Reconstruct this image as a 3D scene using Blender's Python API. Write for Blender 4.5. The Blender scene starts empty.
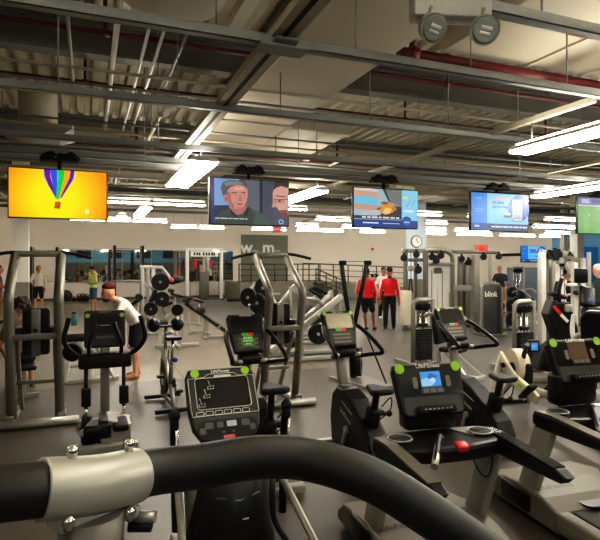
import bpy, bmesh, math, random
from mathutils import Vector, Matrix
random.seed(7)
C = bpy.context.scene.collection
PI = math.pi
# ------------------------------------------------------------------ camera
H = 1.9            # eye height
F = 535.0          # focal length in pixels of a 600 px wide frame
CX, HY = 300.0, 265.0
CO, SI = 0.930, 0.3676
cam = bpy.data.objects.new('camera', bpy.data.cameras.new('camera'))
C.objects.link(cam)
cam.location = (0, 0, H)
cam.rotation_euler = (PI/2, 0, -math.atan2(SI, CO))
cam.data.sensor_width = 36.0
cam.data.lens = F/600.0*36.0
cam.data.shift_y = -5.0/600.0
cam.data.clip_start = 0.05
cam.data.clip_end = 200
bpy.context.scene.camera = cam

def ray(px, py):
    u = (px-CX)/F; v = (HY-py)/F
    return Vector((CO*u+SI, -SI*u+CO, v))
def at(px, py, d):
    return Vector((0, 0, H)) + ray(px, py)*d
def flo(px, py):
    return at(px, py, H*F/(py-HY))
def onY(px, py, Y):
    r = ray(px, py); return Vector((0, 0, H)) + r*(Y/r.y)
def gnd(px, d):
    p = at(px, HY, d); p.z = 0; return p

# ------------------------------------------------------------------ materials
def lin(c):
    def f(x):
        x /= 255.0
        return x/12.92 if x <= 0.04045 else ((x+0.055)/1.055)**2.4
    return (f(c[0]), f(c[1]), f(c[2]), 1)
_m = {}
def mat(name, col, rough=0.5, metal=0.0, var=0.12, scale=30.0, spec=0.5, bump=0.0):
    if name in _m: return _m[name]
    m = bpy.data.materials.new(name); m.use_nodes = True
    nt = m.node_tree; b = nt.nodes['Principled BSDF']
    b.inputs['Roughness'].default_value = rough
    b.inputs['Metallic'].default_value = metal
    b.inputs['Specular IOR Level'].default_value = spec
    tc = nt.nodes.new('ShaderNodeTexCoord')
    n = nt.nodes.new('ShaderNodeTexNoise'); n.inputs['Scale'].default_value = scale
    n.inputs['Detail'].default_value = 3
    nt.links.new(tc.outputs['Object'], n.inputs['Vector'])
    mx = nt.nodes.new('ShaderNodeMix'); mx.data_type = 'RGBA'
    l = lin(col)
    mx.inputs['A'].default_value = tuple(x*(1-var) for x in l[:3])+(1,)
    mx.inputs['B'].default_value = tuple(min(1, x*(1+var)) for x in l[:3])+(1,)
    nt.links.new(n.outputs['Fac'], mx.inputs['Factor'])
    nt.links.new(mx.outputs['Result'], b.inputs['Base Color'])
    if bump:
        bp = nt.nodes.new('ShaderNodeBump'); bp.inputs['Strength'].default_value = bump
        nt.links.new(n.outputs['Fac'], bp.inputs['Height'])
        nt.links.new(bp.outputs['Normal'], b.inputs['Normal'])
    _m[name] = m
    return m
def emis(col, s=1.0):
    k = 'glow_%d_%d_%d_%.2f' % (col[0], col[1], col[2], s)
    if k in _m: return _m[k]
    m = bpy.data.materials.new(k); m.use_nodes = True
    nt = m.node_tree; b = nt.nodes['Principled BSDF']
    b.inputs['Base Color'].default_value = (0.01, 0.01, 0.01, 1)
    b.inputs['Roughness'].default_value = 0.4
    b.inputs['Emission Color'].default_value = lin(col)
    b.inputs['Emission Strength'].default_value = s
    _m[k] = m
    return m
M_BLACK = mat('black_plastic', (15, 15, 14), 0.38, scale=60, spec=.35)
M_BLACK2 = mat('black_matte', (12, 12, 12), 0.6, scale=60, spec=.3)
M_GLOSS = mat('black_gloss', (12, 12, 13), 0.12)
M_PAD = mat('black_vinyl', (15, 15, 15), 0.45, scale=200, bump=0.05, spec=.35)
M_FRAME = mat('grey_powder_coat', (146, 142, 132), 0.38, 0.25)
M_FRAMED = mat('dark_grey_powder_coat', (104, 101, 93), 0.38, 0.25)
M_TOWER = mat('olive_grey_powder_coat', (128, 123, 110), 0.34, 0.3)
M_FRAMEL = mat('light_grey_powder_coat', (176, 172, 164), 0.4, 0.2)
M_STEEL = mat('steel', (172, 169, 160), 0.33, 0.6)
M_CHROME = mat('chrome', (210, 208, 200), 0.12, 1.0)
M_SILVER = mat('silver_plastic', (150, 146, 134), 0.35, 0.4)
M_WHITE = mat('white_paint', (238, 234, 226), 0.55)
M_CREAM = mat('cream_plastic', (214, 205, 178), 0.45)
M_GREEN = mat('lime_sticker', (150, 205, 40), 0.5)
M_GREEN2 = mat('green_sticker', (70, 170, 60), 0.5)
M_RED = mat('red_plastic', (205, 40, 30), 0.4)
M_GUN = mat('gunmetal_console', (58, 55, 50), 0.35, 0.3)
M_PRINT = mat('printed_white', (225, 222, 210), 0.5)
M_RUBBER = mat('black_rubber', (20, 20, 20), 0.7)
M_IRON = mat('black_iron_plate', (26, 26, 26), 0.45, 0.3)

# ------------------------------------------------------------------ parts that belong to another part
HOSTS = {}
for host, subs in (('console', 'screen screen_glass lower_panel key key_panel key_strip maker_lettering round_sticker sticker_print status_label speaker_slot reading_rack rack_key display_window stop_button screen_outline reflection_patch'),
                   ('handlebar pulse_handle grip_loop', 'pulse_grip'), ('body_shell', 'shell_marking'), ('motor_hood', 'hood_lettering hood_recess'), ('cup_holder', 'cup_rim'),
                   ('handrail', 'handrail_top'), ('upright', 'upright_foot'), ('crank', 'pedal'), ('back_pad clamp_sleeve', 'pad_spine bolt'), ('arm', 'arm_cap arm_insert'), ('drive_rod', 'rod_coupler rod_tip'),
                   ('drive_shroud', 'shroud_mark'), ('shroud weight_shroud', 'shroud_groove shroud_slot'), ('shroud housing', 'lettering'), ('jacket shirt', 'sleeve_stripe'), ('flywheel flywheel_housing', 'flywheel_rim flywheel_hub flywheel_grille'),
                   ('lever_arm', 'grip'), ('seat_post', 'post_sleeve'), ('body_shroud', 'stripe'), ('sign_board', 'sign_print'), ('side_arm', 'side_bolt warning_label')):
    for s_ in subs.split(): HOSTS[s_] = host.split()
def stem(n): return n.split('.')[0]
def adopt(o, parent):
    """a small piece goes under the newest part of its thing that carries it"""
    h = HOSTS.get(stem(o.name))
    if not h or parent is None: return
    c = [x for x in parent.children if stem(x.name) in h and x is not o]
    if c: o.parent = max(c, key=lambda x: x['_n'])
COUNT = [0]
# ------------------------------------------------------------------ mesh builder
def rotm(r):
    return Matrix.Rotation(r[2], 4, 'Z') @ Matrix.Rotation(r[1], 4, 'Y') @ Matrix.Rotation(r[0], 4, 'X')
def frame_of(d, up=Vector((0, 0, 1))):
    d = d.normalized()
    if abs(d.dot(up)) > 0.98: up = Vector((0, 1, 0))
    x = d.cross(up).normalized(); z = x.cross(d).normalized()
    return x, z
def smooth_pts(pts, n=6):
    P = [Vector(p) for p in pts]
    out = []
    for i in range(len(P)-1):
        p0 = P[max(i-1, 0)]; p1 = P[i]; p2 = P[i+1]; p3 = P[min(i+2, len(P)-1)]
        for k in range(n):
            t = k/n
            out.append(0.5*((2*p1)+(p2-p0)*t+(2*p0-5*p1+4*p2-p3)*t*t+(3*p1-p0-3*p2+p3)*t**3))
    out.append(P[-1])
    return out
class MB:
    def __init__(s): s.v = []; s.f = []; s.mi = []; s.sm = []; s.m = 0
    def add(s, vs, fs, smooth=False):
        b = len(s.v); s.v += [Vector(x) for x in vs]
        for f in fs:
            s.f.append([b+i for i in f]); s.mi.append(s.m); s.sm.append(smooth)
        return s
    def addbm(s, bm, M, smooth=False):
        bm.verts.index_update()
        s.add([M @ v.co for v in bm.verts], [[v.index for v in f.verts] for f in bm.faces], smooth)
        bm.free(); return s
    def box(s, c, size, rot=(0, 0, 0), bev=0.0, seg=2):
        bm = bmesh.new(); bmesh.ops.create_cube(bm, size=1.0)
        for v in bm.verts: v.co = Vector((v.co.x*size[0], v.co.y*size[1], v.co.z*size[2]))
        if bev > 0:
            bmesh.ops.bevel(bm, geom=list(bm.edges), offset=min(bev, min(size)*0.45), segments=seg, affect='EDGES', profile=0.5)
        return s.addbm(bm, Matrix.Translation(Vector(c)) @ rotm(rot), bev > 0 and seg > 1)
    def span(s, a, b, bev=0.0):
        a = Vector(a); b = Vector(b)
        d = b-a
        return s.box((a+b)/2, (abs(d.x), abs(d.y), abs(d.z)), bev=bev)
    def bar(s, a, b, w, h, bev=0.0):
        a = Vector(a); b = Vector(b); d = b-a; x, z = frame_of(d); y = d.normalized()
        M = Matrix(((x.x, y.x, z.x, 0), (x.y, y.y, z.y, 0), (x.z, y.z, z.z, 0), (0, 0, 0, 1)))
        bm = bmesh.new(); bmesh.ops.create_cube(bm, size=1.0)
        for v in bm.verts: v.co = Vector((v.co.x*w, v.co.y*d.length, v.co.z*h))
        if bev > 0: bmesh.ops.bevel(bm, geom=list(bm.edges), offset=bev, segments=2, affect='EDGES', profile=0.5)
        return s.addbm(bm, Matrix.Translation((a+b)/2) @ M, bev > 0)
    def path(s, pts, r, seg=10, n=0, cap=True, flat=None):
        P = smooth_pts(pts, n) if n else [Vector(p) for p in pts]
        R = r if isinstance(r, (list, tuple)) else None
        vs = []; x = None
        for i, p in enumerate(P):
            d = (P[min(i+1, len(P)-1)]-P[max(i-1, 0)]).normalized()
            if x is None: x, z = frame_of(d)
            else:
                x = (x-d*x.dot(d))
                if x.length < 1e-6: x, z = frame_of(d)
                x.normalize(); z = x.cross(d).normalized()
            if R:
                t = i/(len(P)-1)*(len(R)-1); k = min(int(t), len(R)-2); rr = R[k]+(R[k+1]-R[k])*(t-k)
            else: rr = r
            sx, sz = flat if flat else (1, 1)
            for j in range(seg):
                a = 2*PI*j/seg
                vs.append(p+x*math.cos(a)*rr*sx+z*math.sin(a)*rr*sz)
        fs = []
        for i in range(len(P)-1):
            for j in range(seg):
                k = (j+1) % seg
                fs.append([i*seg+j, i*seg+k, (i+1)*seg+k, (i+1)*seg+j])
        b = len(s.v); s.add(vs, fs, True)
        if cap:
            m = (len(P)-1)*seg
            s.f.append([b+j for j in range(seg)][::-1]); s.mi.append(s.m); s.sm.append(False)
            s.f.append([b+m+j for j in range(seg)]); s.mi.append(s.m); s.sm.append(False)
        return s
    def tube(s, a, b, r, seg=10, r2=None): return s.path([a, b], [r, r if r2 is None else r2], seg)
    def disc(s, c, axis, r, t, seg=20, hole=0.0):
        c = Vector(c); a = Vector(axis).normalized()
        return s.path([c-a*t/2, c+a*t/2], r, seg)
    def ball(s, c, r, seg=12, rot=(0, 0, 0)):
        if not isinstance(r, (tuple, list)): r = (r, r, r)
        bm = bmesh.new(); bmesh.ops.create_uvsphere(bm, u_segments=seg, v_segments=max(6, seg*2//3), radius=1)
        return s.addbm(bm, Matrix.Translation(Vector(c)) @ rotm(rot) @ Matrix.Diagonal((r[0], r[1], r[2], 1)), True)
    def prism(s, pts, axis, a, b, bev=0.0):
        """polygon pts in the plane across axis ('x': (y,z), 'y': (x,z), 'z': (x,y)), from a to b"""
        def P(p, q):
            return {'x': (q, p[0], p[1]), 'y': (p[0], q, p[1]), 'z': (p[0], p[1], q)}[axis]
        bm = bmesh.new()
        A = [bm.verts.new(P(p, a)) for p in pts]; B = [bm.verts.new(P(p, b)) for p in pts]
        n = len(pts)
        bm.faces.new(A[::-1]); bm.faces.new(B)
        for i in range(n): bm.faces.new([A[i], A[(i+1) % n], B[(i+1) % n], B[i]])
        bmesh.ops.recalc_face_normals(bm, faces=bm.faces)
        if bev:
            es = [e for e in bm.edges if (e.verts[0] in A) == (e.verts[1] in A)]
            bmesh.ops.bevel(bm, geom=es, offset=bev, segments=2, affect='EDGES', profile=0.5)
        return s.addbm(bm, Matrix.Identity(4), False)
    def xf(s, M, start=0):
        for i in range(start, len(s.v)): s.v[i] = M @ s.v[i]
        return s
    def build(s, name, mats, parent=None, loc=None):
        me = bpy.data.meshes.new(name)
        me.from_pydata([tuple(v) for v in s.v], [], s.f)
        if not isinstance(mats, (list, tuple)): mats = [mats]
        for m in mats: me.materials.append(m)
        me.polygons.foreach_set('material_index', s.mi)
        me.polygons.foreach_set('use_smooth', s.sm)
        me.update()
        o = bpy.data.objects.new(name, me); C.objects.link(o)
        COUNT[0] += 1; o['_n'] = COUNT[0]
        if parent is not None: o.parent = parent; adopt(o, parent)
        if loc is not None: o.location = loc
        return o
def rrect(w, h, r, n=4, cx=0, cy=0):
    pts = []
    for (sx, sy, a0) in ((1, 1, 0), (-1, 1, PI/2), (-1, -1, PI), (1, -1, 1.5*PI)):
        for k in range(n+1):
            a = a0+PI/2*k/n
            pts.append((cx+sx*(w/2-r)+r*math.cos(a), cy+sy*(h/2-r)+r*math.sin(a)))
    return pts
def tag(o, label, cat=None, group=None, kind=None):
    o['label'] = label
    if cat: o['category'] = cat
    if group: o['group'] = group
    if kind: o['kind'] = kind
    return o
def thing(name, label, cat, loc=(0, 0, 0), rz=0, group=None, sc=1.0):
    o = bpy.data.objects.new(name, None); C.objects.link(o)
    o.location = loc; o.rotation_euler = (0, 0, rz); o.scale = (sc, sc, sc)
    o.empty_display_size = 0.1
    return tag(o, label, cat, group)
def struct(mb, name, m, label=None):
    o = mb.build(name, m); o['kind'] = 'structure'
    if label: o['label'] = label
    return o
def copy_tree(o, parent=None):
    c = o.copy(); C.objects.link(c)
    if parent is not None: c.parent = parent
    for ch in list(o.children): copy_tree(ch, c)
    return c
def text_mesh(txt, size, ext=0.0, bold=0.0):
    cu = bpy.data.curves.new('lettering', 'FONT'); cu.body = txt; cu.size = size
    cu.extrude = ext; cu.offset = bold*size; cu.align_x = 'CENTER'; cu.align_y = 'CENTER'; cu.resolution_u = 3
    o = bpy.data.objects.new('lettering', cu); C.objects.link(o)
    dg = bpy.context.evaluated_depsgraph_get(); dg.update()
    me = bpy.data.meshes.new_from_object(o.evaluated_get(dg))
    bpy.data.objects.remove(o); bpy.data.curves.remove(cu)
    return me
def add_text(mb, txt, size, M, bold=0.0, ext=0.0):
    """lettering lies in the local xy plane, M moves it"""
    me = text_mesh(txt, size, ext, bold)
    mb.add([M @ v.co for v in me.vertices], [list(p.vertices) for p in me.polygons])
    bpy.data.meshes.remove(me)
    return mb
def face_up_to_user(tilt=0.0):
    """local xy lettering -> upright plane facing -y, tilted back by tilt"""
    return Matrix.Rotation(PI/2-tilt, 4, 'X')
# ------------------------------------------------------------------ room shell
XL, XR, YF, YB, ZD = -9.0, 42.0, -6.0, 31.0, 5.55
def floor_material():
    m = bpy.data.materials.new('rubber_floor'); m.use_nodes = True
    nt = m.node_tree; N = nt.nodes.new; L = nt.links.new
    b = nt.nodes['Principled BSDF']; b.inputs['Roughness'].default_value = 0.42
    g = N('ShaderNodeNewGeometry')
    sep = N('ShaderNodeSeparateXYZ'); L(g.outputs['Position'], sep.inputs[0])
    def math_(op, a, b_=None):
        n = N('ShaderNodeMath'); n.operation = op
        if isinstance(a, (int, float)): n.inputs[0].default_value = a
        else: L(a, n.inputs[0])
        if b_ is not None:
            if isinstance(b_, (int, float)): n.inputs[1].default_value = b_
            else: L(b_, n.inputs[1])
        return n.outputs[0]
    def mix(f, a, b_):
        n = N('ShaderNodeMix'); n.data_type = 'RGBA'
        L(f, n.inputs['Factor'])
        for k, v in (('A', a), ('B', b_)):
            if isinstance(v, tuple): n.inputs[k].default_value = v
            else: L(v, n.inputs[k])
        return n.outputs['Result']
    n1 = N('ShaderNodeTexNoise'); n1.inputs['Scale'].default_value = 90; n1.inputs['Detail'].default_value = 4
    L(g.outputs['Position'], n1.inputs['Vector'])
    n2 = N('ShaderNodeTexNoise'); n2.inputs['Scale'].default_value = 0.5; n2.inputs['Detail'].default_value = 3
    L(g.outputs['Position'], n2.inputs['Vector'])
    # near rubber roll: dark brown-grey with specks; past the seam lighter tiles
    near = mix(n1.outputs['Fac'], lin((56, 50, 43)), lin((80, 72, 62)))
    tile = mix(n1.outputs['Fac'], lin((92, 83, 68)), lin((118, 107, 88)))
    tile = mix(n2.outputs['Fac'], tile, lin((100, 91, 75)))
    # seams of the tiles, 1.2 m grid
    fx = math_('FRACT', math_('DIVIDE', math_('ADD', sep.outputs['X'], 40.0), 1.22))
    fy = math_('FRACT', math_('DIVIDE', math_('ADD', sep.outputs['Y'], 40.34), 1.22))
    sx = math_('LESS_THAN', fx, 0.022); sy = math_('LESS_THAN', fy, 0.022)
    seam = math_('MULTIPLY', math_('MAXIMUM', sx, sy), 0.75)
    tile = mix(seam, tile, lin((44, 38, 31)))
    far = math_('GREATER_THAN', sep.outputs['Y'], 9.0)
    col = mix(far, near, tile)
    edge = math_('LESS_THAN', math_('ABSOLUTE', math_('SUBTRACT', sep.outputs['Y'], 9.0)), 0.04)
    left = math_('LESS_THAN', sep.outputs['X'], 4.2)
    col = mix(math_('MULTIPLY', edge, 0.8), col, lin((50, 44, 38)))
    # the grey aisle to the right
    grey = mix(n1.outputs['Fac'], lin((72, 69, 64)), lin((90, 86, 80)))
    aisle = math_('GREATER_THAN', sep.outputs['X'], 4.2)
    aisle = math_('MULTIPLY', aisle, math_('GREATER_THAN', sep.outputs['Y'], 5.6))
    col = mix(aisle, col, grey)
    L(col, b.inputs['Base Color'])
    bp = N('ShaderNodeBump'); bp.inputs['Strength'].default_value = 0.06
    L(n1.outputs['Fac'], bp.inputs['Height']); L(bp.outputs['Normal'], b.inputs['Normal'])
    return m
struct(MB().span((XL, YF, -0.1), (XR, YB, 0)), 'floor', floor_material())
M_WALL = mat('wall_paint', (218, 210, 198), 0.8, var=0.03, scale=2)
M_BLUE = mat('blue_wall_paint', (112, 172, 208), 0.7, var=0.05, scale=2)
M_GREYW = mat('grey_wall_paint', (112, 112, 100), 0.75, var=0.04, scale=2)
M_DECK = mat('ceiling_deck_paint', (186, 178, 156), 0.7, var=0.08, scale=1.2)
M_BEAM = mat('beam_paint', (112, 111, 104), 0.6, var=0.06, scale=2)
M_DUCT = mat('duct_paint', (176, 167, 146), 0.6, var=0.05, scale=0.8)
M_STRUT = mat('strut_galvanised', (138, 140, 136), 0.45, 0.3)
M_STRUTB = mat('strut_beige', (176, 168, 148), 0.5, 0.1)
M_REDP = mat('red_pipe_paint', (92, 17, 16), 0.5)
struct(MB().span((XL-.2, YB, 0), (33.0, YB+.2, ZD+.6)), 'wall_back', M_WALL)
struct(MB().span((33.0, YB, 0), (XR+.2, YB+.2, ZD+.6)), 'wall_corner', M_BLUE)
struct(MB().span((XL-.2, YF, 0), (XL, YB, ZD+.6)), 'wall_left', M_WALL)
struct(MB().span((XR, YF, 0), (XR+.2, YB, ZD+.6)), 'wall_right', M_BLUE)
mb = MB(); mb.span((XL-.2, YF-.2, 0), (XR+.2, YF, 2.2)); mb.m = 1; mb.span((XL-.2, YF-.2, 2.2), (XR+.2, YF, ZD+.6))
struct(mb, 'wall_rear', [M_GREYW, M_BLUE])
mb = MB(); mb.span((XL, YB-.03, 0), (onY(237, 265, YB).x, YB, 0.14)); struct(mb, 'baseboard_back', mat('baseboard_grey', (88, 82, 72), .6))
# corrugated deck, ribs run away from the camera
pts = []; x = XL-.2; per = 0.32
while x < XR+.2:
    pts += [(x, ZD), (x+per*.42, ZD), (x+per*.52, ZD+.13), (x+per*.9, ZD+.13)]; x += per
mb = MB()
vs = [(p[0], YF-.2, p[1]) for p in pts]+[(p[0], YB+.2, p[1]) for p in pts]
n = len(pts)
mb.add(vs, [[i, n+i, n+i+1, i+1] for i in range(n-1)])
mb.span((XL-.2, YF-.2, ZD+.5), (XR+.2, YB+.2, ZD+.6))
struct(mb, 'ceiling', M_DECK)
# steel girders under the deck
for k, Y in enumerate((-1.0, 2.6, 8.5, 14.0, 19.5, 25.0)):
    mb = MB()
    mb.span((XL, Y-.13, 4.98), (XR, Y+.13, 5.02)); mb.span((XL, Y-.13, 5.46), (XR, Y+.13, 5.5)); mb.span((XL, Y-.02, 5.02), (XR, Y+.02, 5.46))
    struct(mb, 'ceiling_beam', M_BEAM)
# columns: white above, grey below
M_COLT = mat('column_white', (226, 222, 212), 0.6, var=0.03); M_COLB = mat('column_grey', (128, 124, 112), 0.6, var=0.04)
def column(px, d, w, zsplit, label, top=None):
    p = gnd(px, d); mb = MB()
    mb.span((p.x-w/2, p.y-w/2, 0), (p.x+w/2, p.y+w/2, zsplit)); mb.m = 1
    mb.span((p.x-w/2, p.y-w/2, zsplit), (p.x+w/2, p.y+w/2, ZD))
    o = struct(mb, 'column', [M_COLB, top or M_COLT], label); return p
column(21, 17.0, .46, 1.36, 'square column behind the leftmost tower, white above and grey below')
cp = column(416, 17.2, .46, 1.45, 'pale blue column with a wall clock', mat('column_pale_blue', (206, 222, 232), .6, var=.03))
column(577, 24, .4, 1.3, 'pale column at the right before the blue wall', M_COLT)
column(564, 30, .3, .2, 'thin white column before the blue wall')
# grey feature wall with two white letters
a = onY(241, 265, YB); b = onY(287.5, 265, YB)
mb = MB(); mb.span((a.x, YB-.06, .1), (b.x, YB, 3.72)); struct(mb, 'trim_1', M_GREYW, 'grey painted feature wall panel')
mb = MB()
for ch, px, s in (('w', 246.5, 1.02), ('m', 268.5, 1.02)):
    p = onY(px, 247.8, YB-.08); add_text(mb, ch, s, Matrix.Translation(p) @ face_up_to_user(), bold=.02, ext=.015)
for px in (253.5, 255.5, 257.5, 275.5, 277.5, 279.5):
    p = onY(px, 251, YB-.08); mb.box(p, (.07, .03, .07))
tag(mb.build('wall_lettering', emis((232, 226, 210), .55)), 'large white letters w and m on the grey wall panel', 'lettering')
# mirrors along the back wall
mm = bpy.data.materials.new('mirror_glass'); mm.use_nodes = True
bb = mm.node_tree.nodes['Principled BSDF']; bb.inputs['Metallic'].default_value = 1; bb.inputs['Roughness'].default_value = 0.03
nz = mm.node_tree.nodes.new('ShaderNodeTexNoise'); nz.inputs['Scale'].default_value = .3
cr = mm.node_tree.nodes.new('ShaderNodeValToRGB'); cr.color_ramp.elements[0].color = (.52, .53, .5, 1); cr.color_ramp.elements[1].color = (.62, .62, .58, 1)
mm.node_tree.links.new(nz.outputs['Fac'], cr.inputs['Fac']); mm.node_tree.links.new(cr.outputs['Color'], bb.inputs['Base Color'])
x0 = onY(60, 265, YB).x; x1 = onY(233, 265, YB).x; nm = 6
desc = ['wall mirror behind the man in the lime shirt, left end of the run', 'second wall mirror from the left, beside the tall thin rack', 'wall mirror behind the thin black rack posts', 'wall mirror behind the plate loaded lever machine', 'wall mirror left behind the white cable crossover', 'wall mirror at the right end of the run beside the grey panel']
for k in range(nm):
    t = thing('wall_mirror', desc[k], 'mirror', (x0+(x1-x0)*(k+.5)/nm, YB-.02, 0), group='wall mirrors')
    w = (x1-x0)/nm-.03
    mb = MB(); mb.span((-w/2, -.02, .98), (w/2, .02, 2.72)); mb.build('glass', mm, t)
    mb = MB()
    for z in (.96, 2.74): mb.span((-w/2, -.03, z-.02), (w/2, .02, z+.02))
    mb.build('channel', M_STEEL, t)
# raised platform with railings in front of the back wall
a = onY(238, 265, 28); 
mb = MB(); mb.span((a.x, 27.6, 0), (onY(330, 265, 28).x, YB-.06, .95)); struct(mb, 'trim_2', mat('platform_grey', (140, 134, 118), .7), 'grey knee wall of the raised platform')
b = onY(330, 265, 28); c = onY(416, 265, 28)
mb = MB(); mb.prism([(b.x, 0), (c.x, 0), (c.x, .5), (b.x, .95)], 'y', 27.6, YB-.1); struct(mb, 'trim_3', mat('platform_grey', (140, 134, 118)), 'grey sloping ramp wall')
M_RAIL = mat('black_railing', (46, 42, 38), .5)
def railing(px0, px1, Y, z0, z1, zb0, zb1, label, npost):
    A = onY(px0, 265, Y); B = onY(px1, 265, Y)
    t = thing('guard_railing', label, 'railing', (A.x, Y, 0), group=None)
    L = B.x-A.x
    mb = MB()
    for k in range(4):
        f = k/3*.92
        mb.tube((0, 0, z0-(z0-zb0)*f), (L, 0, z1-(z1-zb1)*f), .035 if k == 0 else .022, 6)
    mb.build('rails', M_RAIL, t)
    for k in range(npost):
        x = L*k/(npost-1); q = MB(); f = k/(npost-1)
        q.tube((x, 0, (zb0+(zb1-zb0)*f)), (x, 0, z0+(z1-z0)*f), .035, 6); q.build('post', M_RAIL, t)
railing(239, 320, 27.7, 1.95, 1.95, .95, .95, 'black metal railing on the platform below the grey lettered panel', 8)
railing(303, 417, 28.6, 2.0, 1.72, .9, .6, 'sloping black ramp railing behind the two men in red', 9)
railing(316, 346, 27.2, 1.7, .95, .85, .1, 'black stair railing going down at the end of the platform', 4)
# steps at the end of the platform
mb = MB(); A = onY(316, 265, 27.2).x; 
for k in range(5): mb.span((A+k*.32, 26.4, 0), (A+(k+1)*.32, 27.6, .95-.19*k-.02))
struct(mb, 'trim_4', mat('step_grey', (86, 82, 74), .7), 'grey steps down from the platform')

# ------------------------------------------------------------------ ceiling services
ZS = 3.75
DUCTS = [(2.05, 1.5, 3.25, 11, 4.27), (4, -1, 11, 5.45, 4.47), (.2, -1, 1.25, 5.4, 4.25), (-3.4, -1, .1, 5, 4.32), (-6, 11.6, 16, 12.6, 4.17), (3.3, 9, 4.6, 11.4, 4.35), (8.6, 12.9, 10.2, 14.3, 3.9), (1.4, 10.4, 2.6, 11.2, 3.75)]
def rod_top(x, y):
    return min([ZD]+[d[4] for d in DUCTS if d[0]-.05 < x < d[2]+.05 and d[1]-.05 < y < d[3]+.05])
def strut_x(Y, x0, x1, z, label, w=.06, m=M_STRUT, rods=True):
    t = thing('ceiling_strut', label, 'strut', (x0, Y, z), group='struts crossing the ceiling')
    L = x1-x0
    mb = MB()   # open channel
    mb.span((0, -w/2, -.03), (L, w/2, -.022)); mb.span((0, -w/2, -.03), (L, -w/2+.008, .05)); mb.span((0, w/2-.008, -.03), (L, w/2, .05))
    mb.build('channel', m, t)
    if rods:
        x = .7; step = 1.25 if Y < 7 else 2.4
        while x < L-.2:
            q = MB(); zt_ = rod_top(x0+x, Y); q.tube((x, 0, -.02), (x, 0, zt_-z), .008, 6); q.build('hanger_rod', M_STRUT, t) if zt_ > z+.1 else None; x += step
    return t
strut_x(3.1, -5, 12, ZS, 'grey ceiling strut nearest the camera, carrying the twin lamp box', .09)
strut_x(4.22, -6, 13, ZS, 'second nearest grey ceiling strut, crossing the beige track low overhead', .085)
strut_x(6.22, -6, 16, ZS, 'third grey ceiling strut from the camera, above the televisions', .085)
strut_x(8.42, -7, 20, 3.50, 'grey ceiling strut from which the televisions hang', .08)
strut_x(7.65, -7, 20, 3.56, 'grey ceiling strut just in front of the television row', .06)
strut_x(9.6, -7, 20, 3.62, 'grey ceiling strut just behind the television row', .06)
strut_x(11.4, -7, 24, 3.7, 'ceiling strut halfway between televisions and first far light row', .07, M_STRUTB)
strut_x(13.5, -7, 26, 4.1, 'beige ceiling strut above the first far row of strip lights', .07, M_STRUTB, False)
strut_x(16.1, -7, 30, 4.2, 'beige ceiling strut above the second far row of strip lights', .07, M_STRUTB, False)
strut_x(18.9, -7, 32, 4.3, 'beige ceiling strut above the third far row of strip lights', .07, M_STRUTB, False)
strut_x(21.3, -7, 34, 4.4, 'beige ceiling strut above the farthest row of strip lights', .07, M_STRUTB, False)
def strut_y(X, y0, y1, z, label, w=.06, m=M_STRUTB, dark=False):
    t = thing('ceiling_track', label, 'track', (X, y0, z), group='tracks running away along the ceiling')
    L = y1-y0; mb = MB()
    mb.span((-w/2, 0, -.03), (w/2, L, .04)); mb.build('channel', m, t)
    if dark:
        q = MB(); q.span((-w/2-.045, 0, -.035), (-w/2, L, .02)); q.build('slot', M_BLACK2, t)
        q = MB(); q.span((-w/2-.12, 0, -.03), (-w/2-.045, L, .04)); q.build('edge', M_STRUTB, t)
    return t
strut_y(1.56, 2.0, 9.9, ZS+.06, 'double beige ceiling track with a dark slot, running to the hanging strip light', .09, M_STRUTB, True)
mb = MB(); mb.box((1.5, 4.22, ZS-.05), (.42, .2, .02)); mb.box((1.5, 4.22, ZS-.02), (.2, .34, .02)); tag(mb.build('track_joint', M_STRUT), 'flat steel joint plate where the track crosses the strut', 'plate')
strut_y(5.44, 4.5, 22, ZS+.06, 'beige ceiling track above the large strip light on the right', .07)
strut_y(-2.2, 4.0, 20, ZS+.06, 'beige ceiling track at the far left, above the orange television', .06)
strut_y(8.8, 5.0, 22, ZS+.06, 'beige ceiling track over the television showing the phone', .06)
# conduits on the left running away
for k, (X, y0, y1, z, r, c) in enumerate(((.30, 5.6, 11.4, 4.6, .035, 0), (.62, 6.0, 11.4, 4.5, .02, 0), (.78, 6.0, 11.4, 4.5, .02, 0), (-.2, 5.2, 8.2, 4.45, .022, 1), (1.0, 5.6, 7.7, 4.42, .02, 1))):
    d = ['widest white pipe on the left, running away along the ceiling', 'left one of the close pair of white conduits', 'right one of the close pair of white conduits', 'grey conduit under the beige duct at the top left', 'grey conduit just left of the slotted track'][k]
    mb = MB(); mb.tube((X, y0, z), (X, y1, z), r, 8)
    tag(mb.build('ceiling_pipe', [M_WHITE, M_STRUT][c]), d, 'pipe')
# red sprinkler pipes
def redpipe(Y, x0, x1, z, r, drops, label):
    t = thing('sprinkler_pipe', label, 'pipe', (x0, Y, z))
    mb = MB(); mb.tube((0, 0, 0), (x1-x0, 0, 0), r, 10); mb.build('main_pipe', M_REDP, t)
    for x in drops:
        q = MB(); q.tube((x-x0, 0, r*.5), (x-x0, 0, .5), r*.8, 8); q.disc((x-x0, 0, .0), (1, 0, 0), r*1.5, .1, 10); q.build('riser', M_REDP, t)
redpipe(7.3, -6, 16, 4.88, .035, (.2, 5.5), 'thin dark red sprinkler pipe in front of the big girder')
redpipe(5.36, 3.35, 13, 4.38, .06, (3.55,), 'thick red sprinkler main along the edge of the beige soffit')
redpipe(9.2, -6, 16, 4.82, .03, (-.05, 5.9, 9.6), 'thin red sprinkler pipe behind the big girder')
redpipe(11.3, -6, 22, 4.3, .035, (-.9, .9, 5.4), 'red sprinkler pipe above and behind the television row')
redpipe(4.9, 1.3, 2.0, 4.7, .08, (), 'short thick red pipe beside the slotted track at the top')
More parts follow.
